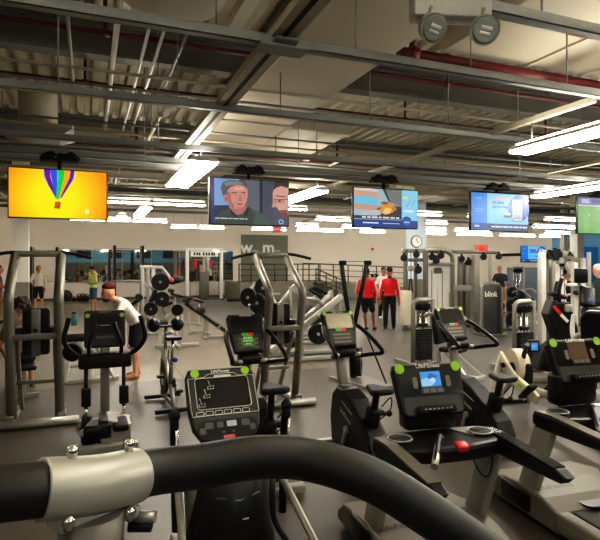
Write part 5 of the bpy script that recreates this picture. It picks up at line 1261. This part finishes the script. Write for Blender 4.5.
# dumbbell ladder behind the men
p = gnd(378, 20.0)
t = thing('dumbbell_rack', 'pale ladder shaped dumbbell rack between the two men in red', 'rack', p, .5)
for s in (-1, 1):
    with mk('side_rail', M_FRAMEL, t) as mb: mb.bar((s*.22, -.3, .03), (s*.22, .25, 1.6), .07, .06, .01); mb.bar((s*.22, .5, .03), (s*.22, .25, 1.6), .06, .06)
for k in range(5):
    f = (k+.6)/5.2; y = -.3+.55*f; z = .03+1.57*f
    with mk('rung', M_FRAMEL, t) as mb: mb.bar((-.26, y, z), (.26, y, z), .08, .05)
    q = Matrix.Rotation(.5, 4, 'Z') @ Vector((0, y-.02, z+.09))
    d_ = thing('dumbbell', 'black hex dumbbell on the pale ladder rack, rung %s from the floor' % ['one', 'two', 'three', 'four', 'five'][k], 'dumbbell', p+q, .5, 'dumbbells on the ladder rack')
    with mk('bar', M_STEEL, d_) as mb: mb.tube((-.16, 0, 0), (.16, 0, 0), .018, 8)
    for s in (-1, 1):
        with mk('head', M_IRON, d_) as mb: mb.path([(s*.09, 0, 0), (s*.1, 0, 0), (s*.2, 0, 0), (s*.21, 0, 0)], [.055, .07, .07, .055], 6)
# plate tree behind the shrouded tower
p = gnd(508, 15.5)
t = thing('plate_tree', 'dark plate tree right of the lettered weight tower', 'rack', p, .2)
with mk('post', M_FRAMED, t) as mb: mb.bar((0, 0, .03), (0, 0, 1.25), .08, .08, .01)
with mk('base', M_FRAMED, t) as mb: mb.bar((-.3, 0, .04), (.3, 0, .04), .08, .08); mb.bar((0, -.3, .04), (0, .3, .04), .08, .08)
for k, z in enumerate((.35, .75, 1.12)):
    with mk('horn', M_STEEL, t) as mb: mb.tube((0, -.02, z), (0, -.28, z+.03), .024, 8)
    loose_plate((p.x, p.y-.15, z), (0, 1, .1), (.2, .19, .16)[k], 'black plate on the dark plate tree, %s peg' % ['bottom', 'middle', 'top'][k], 'plates on the plate tree')

# ------------------------------------------------------------------ cardio machines at the right edge
p = gnd(556, 8.8)
t = thing('arc_trainer', 'black arc trainer with a red and white striped shroud', 'elliptical trainer', p, -.3)
with mk('body_shroud', M_BLACK, t) as mb: mb.prism([(-.38, .2), (.1, .12), (.36, .5), (.30, .9), (.16, 1.3), (-.12, 1.32), (-.2, 1.1), (-.05, .7), (-.3, .5)], 'y', -.14, .14, .04)
with mk('stripe', M_RED, t) as mb: mb.bar((-.12, -.142, 1.24), (-.0, -.142, 1.1), .012, .05)
with mk('stripe', M_PRINT, t) as mb: mb.bar((-.0, -.142, 1.1), (.12, -.142, .98), .012, .05)
with mk('arm', M_BLACK, t) as mb: mb.path([(0, -.1, 1.25), (-.02, -.12, 1.5), (.03, -.12, 1.68)], .035, 8, 4)
with mk('arm', M_BLACK, t) as mb: mb.path([(.1, .18, 1.2), (.1, .2, 1.45), (.15, .2, 1.62)], .035, 8, 4)
with mk('console', M_BLACK, t) as mb: mb.box((.02, 0, 1.40), (.26, .24, .07), rot=(0, .3, 0), bev=.03)
with mk('cover', M_FRAMEL, t) as mb: mb.box((.12, -.15, 1.2), (.12, .05, .12), bev=.02)
with mk('base', M_FRAME, t) as mb: mb.bar((-.6, 0, .05), (.8, 0, .05), .3, .1, .02); mb.bar((-.6, -.3, .05), (-.6, .3, .05), .1, .08)
for s in (-1, 1):
    with mk('foot_pedal', M_BLACK2, t) as mb: mb.box((.6, s*.2, .3), (.4, .16, .06), bev=.02)
    with mk('pedal_link', M_FRAMEL, t) as mb: mb.bar((.3, s*.2, .5), (.7, s*.2, .28), .04, .06, .01)
p = gnd(587, 8.0)
t = thing('stair_climber', 'black climber with a tilted console and separate monitor at the right edge', 'stair climber', p, -.35)
with mk('post', M_FRAMEL, t) as mb: mb.bar((.05, .2, .05), (0, .05, 1.3), .09, .12, .02)
with mk('mast', M_FRAMEL, t) as mb: mb.bar((.02, .14, 1.2), (-.06, .12, 1.7), .05, .05, .01)
with mk('monitor', M_BLACK, t) as mb: mb.box((-.06, .06, 1.74), (.2, .06, .22), bev=.02)
with mk('console', M_BLACK, t) as mb: mb.box((0, 0, 1.42), (.24, .1, .34), rot=(-.5, .25, 0), bev=.04)
with mk('lower_console', M_BLACK2, t) as mb: mb.box((.06, -.1, 1.2), (.36, .2, .16), bev=.05)
with mk('display', emis((70, 90, 190), .6), t) as mb: mb.box((.02, -.075, 1.38), (.1, .01, .05), rot=(-.5, .25, 0))
for s in (-1, 1):
    with mk('side_rail', M_FRAMEL, t) as mb: mb.path([(s*.2, 0, 1.15), (s*.3, -.15, .9), (s*.32, -.4, .5), (s*.32, -.5, .05)], .035, 8, 4)
with mk('step_housing', M_BLACK, t) as mb: mb.box((0, -.15, .35), (.5, .7, .7), bev=.08)
p = gnd(595, 6.3)
t = thing('recumbent_bike', 'recumbent bike with a tall black backrest at the right edge', 'exercise bike', p, -1.15)
with mk('backrest', M_PAD, t) as mb: mb.prism(rrect(.40, .5, .12, 5), 'y', -.06, .06, .03); mb.xf(Matrix.Translation((.05, 0, 1.12)) @ Matrix.Rotation(.15, 4, 'X'))
with mk('backrest_frame', M_FRAMEL, t) as mb: mb.path([(-.3, .1, .9), (-.2, .06, 1.05), (0, .08, 1.05)], .035, 8, 3); mb.bar((.05, .05, .4), (.05, .07, 1.1), .07, .05)
with mk('seat', M_PAD, t) as mb: mb.box((.05, .25, .62), (.42, .42, .1), bev=.04)
with mk('seat_rail', M_FRAMEL, t) as mb: mb.bar((.05, -.2, .4), (.05, 1.1, .3), .12, .1, .02)
with mk('drive_shroud', M_BLACK, t) as mb: mb.prism(rrect(.6, .6, .2, 5, 1.1, .4), 'x', -.08, .18, .04)
with mk('console_mast', M_FRAMEL, t) as mb: mb.bar((.05, 1.0, .6), (.05, .85, 1.2), .08, .07, .01)
with mk('console', M_BLACK, t) as mb: mb.box((.05, .83, 1.25), (.32, .08, .25), rot=(-.4, 0, 0), bev=.03)
with mk('side_grip', M_RUBBER, t) as mb: mb.path([(-.22, .1, .6), (-.25, .3, .72), (-.25, .45, .7)], .022, 8, 3)
with mk('base', M_FRAMEL, t) as mb: mb.bar((-.25, -.3, .05), (.35, -.3, .05), .1, .08, .01); mb.bar((.05, -.3, .06), (.05, 1.3, .06), .12, .09, .01); mb.bar((-.25, 1.3, .05), (.35, 1.3, .05), .1, .08, .01); mb.bar((.05, -.1, .06), (.05, -.1, .42), .1, .1); mb.bar((.05, .9, .06), (.05, .9, .34), .1, .1)
# posters by the blue wall
p = onY(586, 258, 29.0); mb = MB(); mb.box((0, 0, 0), (1.0, .04, 1.7)); mb.m = 1
for k in range(6): mb.box((-.05, -.025, .62-k*.24), (.7, .01, .1))
mb.xf(Matrix.Translation((p.x, YB-.05, p.z))); tag(mb.build('wall_poster', [mat('poster_white', (214, 206, 190)), mat('poster_yellow', (214, 170, 60))]), 'pale poster with yellow lines on the blue wall', 'poster')
p = onY(596, 262, 30.0); mb = MB(); mb.box((p.x+.4, YB-.04, p.z-.2), (2.0, .04, 2.8)); tag(mb.build('wall_banner', mat('banner_blue', (24, 110, 190))), 'bright blue banner at the right end of the back wall', 'banner')

# low grey step frame under the left elliptical
p = gnd(80, 8.9)
t = thing('sit_up_frame', 'low grey splayed machine frame behind the left elliptical', 'exercise machine', p, .1)
for s in (-1, 1):
    with mk('splayed_leg', M_FRAMEL, t) as mb: mb.bar((s*.2-.05, -.35, .03), (s*.12, .1, .62), .08, .07, .01)
    with mk('rear_leg', M_FRAMEL, t) as mb: mb.bar((s*.2+.3, -.35, .03), (s*.12+.1, .1, .62), .06, .06, .01)
for z, w in ((.04, .75), (.26, .55), (.46, .4)):
    with mk('cross_bar', M_FRAMEL, t) as mb: mb.bar((-.28+.1*(z > .1), -.35+z*.7, z), (-.28+w+.1, -.35+z*.7, z), .06, .06, .008)
with mk('roller', M_RUBBER, t) as mb: mb.tube((-.25, .1, .68), (.2, .1, .68), .07, 12)
with mk('seat_pad', M_PAD, t) as mb: mb.box((.25, .12, .66), (.4, .3, .08), bev=.03)
# ------------------------------------------------------------------ people
def skinmat(c): return mat('skin_%d_%d_%d' % c, c, .55, var=.05, scale=10)
def cloth(n, c): return mat('cloth_'+n, c, .85, var=.12, scale=40)
def fused(mb, name, m, parent, vox=.014, sm=6):
    """fuse overlapping shapes into one continuous surface"""
    o = mb.build(name, m, None)
    r = o.modifiers.new('remesh', 'REMESH'); r.mode = 'VOXEL'; r.voxel_size = vox; r.use_smooth_shade = True
    s = o.modifiers.new('smooth', 'SMOOTH'); s.iterations = sm; s.factor = .5
    dg = bpy.context.evaluated_depsgraph_get(); dg.update()
    me = bpy.data.meshes.new_from_object(o.evaluated_get(dg)); me.name = name
    old = o.data; o.modifiers.clear(); o.data = me; bpy.data.meshes.remove(old)
    if parent is not None: o.parent = parent
    return o
def cap(mb, a, b, ra, rb, seg=12):
    a = Vector(a); b = Vector(b)
    mb.path([a, b], [ra, rb], seg); mb.ball(a, ra, seg); mb.ball(b, rb, seg)
def person(label, loc, rz, h=1.75, lean=0.0, side=0.0, skin=(190, 140, 110), hair=(40, 30, 24), top=('white', (225, 222, 215)), bottom=('black', (24, 24, 26)),
           long_sleeve=False, long_leg=False, shoe=(40, 40, 42), arms=None, legs=None, head=(0, 0), style='short', brim=True, cap_col=None, beard=None, stripe=None, hip=None, vox=.014, vest=False):
    t = thing('person', label, 'person', loc, rz, None, h/1.75)
    hp = Vector(hip or (0, 0, .95))
    Mu = Matrix.Translation(hp) @ Matrix.Rotation(side, 4, 'Y') @ Matrix.Rotation(-lean, 4, 'X') @ Matrix.Translation((0, 0, -.95))
    def U(*p): return Mu @ Vector(p)
    sh = {s: U(s*.175, 0, 1.40) for s in (-1, 1)}
    A = {}
    for s in (-1, 1):
        d = (arms or {}).get(s)
        if d: A[s] = [sh[s]]+[Vector(q) for q in d]
        else: A[s] = [sh[s], U(s*.25, -.03, 1.12), U(s*.27, .06, .87)]
    Lg = {}
    for s in (-1, 1):
        d = (legs or {}).get(s)
        q = hp+Vector((s*.09, 0, -.04))
        Lg[s] = [q]+([Vector(x) for x in d] if d else [Vector((s*.11, .02, .50)), Vector((s*.12, -.03, .08))])
    # head frame
    neck = U(0, .0, 1.50)
    Mh = Matrix.Translation(U(0, .03, 1.635)) @ Matrix.Rotation(side*.3, 4, 'Y') @ Matrix.Rotation(-lean*.35, 4, 'X') @ Matrix.Rotation(head[0], 4, 'Z') @ Matrix.Rotation(-head[1], 4, 'X') @ Matrix.Scale(1.09, 4)
    def Hd(*p): return Mh @ Vector(p)
    mb = MB()
    def torso(mb, k=1.0, hem=False):
        b = len(mb.v)
        mb.ball((0, 0, .99 if hem else .97), (.168*k, .12*k, (.09 if hem else .13)*k), 16); mb.ball((0, 0, 1.12), (.15*k, .105*k, .17*k), 16); mb.ball((0, 0, 1.29), (.17*k, .115*k, .19*k), 16)
        cap(mb, (0, 0, 1.435), (-.155, 0, 1.405), .07*k, .06*k); cap(mb, (0, 0, 1.435), (.155, 0, 1.405), .07*k, .06*k)
        mb.xf(Mu, b)
    torso(mb)
    cap(mb, U(0, 0, 1.42), Hd(0, -.01, -.06), .062, .052)
    b = len(mb.v)
    mb.ball((0, 0, .02), (.076, .098, .118), 18); mb.ball((0, .03, -.055), (.055, .062, .058), 14)
    mb.ball((0, .098, -.005), (.013, .022, .03), 8); mb.ball((0, .1, -.02), (.018, .016, .012), 8)
    for s in (-1, 1): mb.ball((s*.078, -.005, .0), (.012, .025, .034), 8)
    mb.ball((0, .092, -.052), (.028, .012, .009), 8)
    mb.xf(Mh, b)
    for s in (-1, 1):
        a = A[s]; cap(mb, a[0], a[1], .05, .041); cap(mb, a[1], a[2], .041, .029)
        d = (a[2]-a[1]).normalized(); x, z = frame_of(d, Vector((0, 0, 1)) if abs(d.z) < .8 else Vector((0, 1, 0)))
        pc = a[2]+d*.05; cap(mb, a[2], pc+d*.03, .026, .034)
        for k, L in enumerate((.068, .082, .088, .074)):
            o = (k-1.5)*.021; r0 = pc+d*.05+x*o; cap(mb, r0, r0+d*L*.55, .0115, .0105, 8); cap(mb, r0+d*L*.55, r0+d*L*.95-z*.02, .0105, .009, 8)
        th = pc-x*.03*s; cap(mb, th-d*.02, th+d*.03-x*.03*s, .013, .0115, 8)
        l = Lg[s]; cap(mb, l[0], l[1], .082, .056); cap(mb, l[1], l[2], .055, .036)
        mid = l[1]+(l[2]-l[1])*.3; mb.ball(mid+Vector((0, -.012, 0)), (.058, .06, .1), 12)
        cap(mb, l[2], l[2]+Vector((0, .02, -.03)), .04, .04)
    fused(mb, 'body', skinmat(skin), t, vox)
    # eyes
    for s in (-1, 1):
        with mk('eye', mat('eye_dark', (40, 30, 26), .3), t) as mb: mb.ball(Hd(s*.03, .088, .018), .012, 8)
    # clothing
    mb = MB(); torso(mb, 1.12 if long_sleeve and not style == 'ponytail' else 1.07, True)
    if not vest:
        for s in (-1, 1):
            a = A[s]
            if long_sleeve: cap(mb, a[0], a[1], .064, .054); cap(mb, a[1], a[1]+(a[2]-a[1])*.95, .054, .04)
            else: cap(mb, a[0], a[0]+(a[1]-a[0])*.62, .066, .062)
    fused(mb, 'jacket' if long_sleeve else 'shirt', cloth(top[0], top[1]), t, vox)
    if stripe:
        for s in (-1, 1):
            a = A[s]; o = Vector((s*.03, 0, .0))
            with mk('sleeve_stripe', cloth('stripe_'+stripe[0], stripe[1]), t) as mb:
                mb.path([a[0]+Vector((s*.05, .01, .0)), a[1]+Vector((s*.044, .012, 0)), a[1]+(a[2]-a[1])*.9+Vector((s*.03, .01, 0))], [.034, .032, .026], 8)
    mb = MB(); b = len(mb.v); mb.ball((0, 0, .95), (.18, .132, .12), 16); mb.xf(Mu, b)
    for s in (-1, 1):
        l = Lg[s]
        if long_leg: cap(mb, l[0], l[1], .104, .08); cap(mb, l[1], l[2], .08, .064)
        else: cap(mb, l[0], l[0]+(l[1]-l[0])*.8, .098, .086)
    fused(mb, 'trousers' if long_leg else 'shorts', cloth(bottom[0], bottom[1]), t, vox)
    for s in (-1, 1):
        l = Lg[s]; f = Vector((0, .09, 0)); mb = MB()
        c = Vector((l[2].x, l[2].y, l[2].z-.035)); mb.ball(c+Vector((0, .02, .005)), (.05, .07, .05), 12); mb.ball(c+Vector((0, .1, -.005)), (.047, .1, .04), 12)
        for i, v in enumerate(mb.v):
            if v.z < c.z-.04: mb.v[i] = Vector((v.x, v.y, c.z-.04))
        mb.build('shoe', cloth('shoe_%d_%d_%d' % shoe, shoe), t)
    if hair:
        mb = MB(); b = len(mb.v)
        if style == 'short': mb.ball((0, -.022, .06), (.084, .098, .095), 16)
        elif style == 'curly':
            for k in range(22):
                a_ = k*2.4; z_ = .02+.12*(k/22); r_ = .085*math.sqrt(max(0, 1-(k/24)**2)); mb.ball((r_*math.cos(a_), -.02+r_*math.sin(a_)*1.1, z_), .045, 8)
            mb.ball((0, -.03, .08), (.085, .1, .09), 14)
        elif style == 'ponytail':
            mb.ball((0, -.03, .045), (.084, .1, .1), 16); mb.ball((0, -.12, .02), (.035, .04, .06), 10); mb.ball((0, -.12, -.07), (.03, .03, .08), 10)
        elif style == 'bald': mb.path([(math.cos(k*PI/10+PI)*.082, math.sin(k*PI/10+PI)*.098, .0) for k in range(11)], .012, 6)
        mb.xf(Mh, b); mb.build('hair', mat('hair_%d_%d_%d' % hair, hair, .8, scale=120), t)
    if cap_col:
        mb = MB(); b = len(mb.v); mb.ball((0, -.022, .105), (.086, .104, .068), 16); 
        if brim: mb.prism([(-.07, .06), (-.06, .14), (0, .17), (.06, .14), (.07, .06)], 'z', .075, .085)
        mb.xf(Mh, b)
        mb.build('cap', cloth('cap_%d_%d_%d' % cap_col, cap_col), t)
    if beard:
        mb = MB(); b = len(mb.v); mb.ball((0, .045, -.09), (.058, .056, .04), 14); mb.xf(Mh, b); mb.build('beard', mat('hair_%d_%d_%d' % beard, beard, .9, scale=120), t)
    return t
def feet(px, py): p = flo(px, py); p.z = 0; return p
RED = (205, 22, 24)
# the two men in red
person('man in black cap and red track jacket standing upright in black trousers', feet(389.5, 328.5), PI-.55, 1.77, 0, 0, (176, 122, 98), None, ('red', RED), ('black', (22, 22, 24)), True, True, (26, 26, 28), head=(.15, .2), cap_col=(24, 24, 26), beard=(50, 36, 30), stripe=('white', (226, 200, 190)))
person('man in red jacket with white sleeves leaning back on the trainer in black shorts', feet(370, 330), -PI/4, 1.80, -.1, .0, (140, 88, 62), (26, 22, 20), ('red', RED), ('black', (26, 25, 26)), True, False, (36, 34, 36), head=(.1, .1), hip=(0, -.32, .93), stripe=('white', (226, 200, 190)),
       legs={1: [(.1, -.06, .52), (.11, .05, .08)], -1: [(-.1, -.12, .5), (-.1, -.08, .08)]}, arms={1: [(.25, -.36, 1.12), (.2, -.2, .92)], -1: [(-.25, -.4, 1.12), (-.18, -.22, .9)]})
# woman in white, seen from behind
person('woman in white shirt and black shorts seen from behind', feet(38.5, 312), .25, 1.86, 0, 0, (214, 150, 116), (190, 140, 76), ('white', (228, 218, 208)), ('black', (22, 20, 22)), True, False, (210, 205, 200), style='ponytail',
       arms={1: [(.25, -.02, 1.14), (.24, .05, .92)], -1: [(-.27, -.02, 1.2), (-.2, .14, 1.1)]})
# man in lime shirt with a phone
L = feet(93.5, 312.5)
t = person('man in lime green shirt and denim shorts looking at his phone', L, PI/2+.55, 1.80, .05, 0, (190, 132, 98), (34, 26, 22), ('lime', (206, 226, 110)), ('denim', (60, 92, 122)), False, False, (120, 90, 70), head=(.1, .45),
       arms={1: [(.24, .03, 1.14), (.1, .30, 1.20)], -1: [(-.24, .03, 1.14), (-.08, .30, 1.2)]})
q = Matrix.Rotation(PI/2+.55, 4, 'Z') @ Vector((0, .42, 1.30))*1.03
with mk('mobile_phone', [M_BLACK, emis((210, 220, 235), .9)], None) as mb:
    mb.box((0, 0, 0), (.08, .16, .012), rot=(.5, 0, 0), bev=.004); mb.m = 1; mb.box((0, -.002, .008), (.07, .145, .004), rot=(.5, 0, 0)); mb.xf(Matrix.Translation(L+q) @ Matrix.Rotation(PI/2+.55, 4, 'Z'))
ph = [o for o in bpy.data.objects if o.name.startswith('mobile_phone')][0]; tag(ph, 'phone held by the man in lime', 'phone')
# man in maroon cap leaning over the bench
person('man in maroon cap and white shirt bending forward beside the left elliptical', feet(136, 377), PI/2+.25, 1.76, .72, 0, (196, 140, 108), None, ('white', (222, 208, 196)), ('black', (24, 24, 26)), False, False, (178, 128, 84), head=(0, -.1), brim=False, cap_col=(88, 22, 30), beard=(40, 26, 20), hip=(0, -.02, .93),
       arms={1: [(.26, .42, .98), (.16, .60, .80)], -1: [(-.26, .42, .98), (-.16, .60, .80)]}, legs={1: [(.1, .02, .5), (.12, -.08, .08)], -1: [(-.1, .06, .5), (-.12, .05, .08)]})
# seated person behind the left tower
P = gnd(22, 7.9)
person('seated person with thick dark hair behind the left knee raise tower', P, .15, 1.72, .12, 0, (206, 148, 112), (58, 40, 28), ('brown', (120, 92, 72)), ('black', (28, 28, 30)), False, False, (60, 60, 60), style='curly', hip=(0, -.1, .60),
       legs={1: [(.14, .34, .52), (.15, .36, .08)], -1: [(-.14, .34, .52), (-.15, .36, .08)]}, arms={1: [(.27, .05, .72), (.2, .25, .62)], -1: [(-.3, .02, .74), (-.24, .22, .6)]})
t = thing('flat_bench', 'low bench under the seated person behind the left tower', 'bench', P, .15)
with mk('pad', M_PAD, t) as mb: mb.box((0, .02, .44), (.34, .9, .08), bev=.03)
for y in (-.3, .35):
    with mk('leg', M_FRAME, t) as mb: mb.bar((0, y, .03), (0, y, .37), .07, .07, .01); mb.bar((-.2, y, .03), (.2, y, .03), .06, .06)
# person at the left edge
person('person in a dark tank top at the left edge beside the tower', gnd(-2, 17.5), -PI/2, 1.86, 0, 0, (206, 140, 100), (70, 44, 34), ('grey', (90, 86, 84)), ('rust', (150, 92, 60)), False, True, (50, 50, 50), vest=True, arms={1: [(.2, .1, 1.1), (.14, .3, 1.2)], -1: [(-.2, .1, 1.1), (-.14, .3, 1.2)]})
# right side
person('bald man in dark shirt standing behind the lettered weight tower', gnd(500.5, 20.5), -.3, 1.86, .05, 0, (200, 146, 116), (170, 150, 140), ('slate', (50, 54, 62)), ('tan', (170, 120, 80)), False, False, (50, 50, 50), style='bald', arms={1: [(.28, .05, 1.16), (.24, .2, 1.0)], -1: [(-.28, .05, 1.16), (-.24, .2, 1.0)]})
P = gnd(567, 13.2)
person('seated man in black cap and black shirt inside the pale cable station', P, PI/2+.15, 1.75, .1, 0, (214, 160, 130), (40, 30, 26), ('black', (26, 28, 30)), ('black', (24, 24, 26)), False, True, (40, 40, 40), head=(-.1, .5), cap_col=(20, 20, 24), hip=(0, -.1, .98),
       legs={1: [(.14, .28, .7), (.15, .25, .08)], -1: [(-.14, .28, .7), (-.15, .25, .08)]}, arms={1: [(.25, .12, 1.2), (.18, .36, 1.16)], -1: [(-.25, .12, 1.2), (-.18, .36, 1.16)]})
person('person in a dark green top at the right edge beyond the climber', gnd(603, 12.6), 1.1, 1.88, .12, 0, (190, 136, 104), (196, 190, 180), ('moss', (52, 58, 40)), ('black', (28, 28, 30)), True, True, (40, 40, 40), head=(.2, .3))
person('person in black seen small beside the ladder rack, partly behind the upright man', gnd(383.5, 19.0), PI-.2, 1.78, 0, 0, (150, 104, 80), (24, 22, 20), ('white', (215, 205, 198)), ('black', (24, 24, 26)), False, True, (210, 205, 200))

vs_ = bpy.context.scene.view_settings
vs_.view_transform = 'Standard'; vs_.exposure = 0.0
vs_.use_curve_mapping = True
cv = vs_.curve_mapping; c_ = cv.curves[3]
for p_ in ((.03, .016), (.10, .072), (.22, .185), (.5, .5)): c_.points.new(*p_)
cv.update()
for o_ in bpy.data.objects:
    if '_n' in o_: del o_['_n']
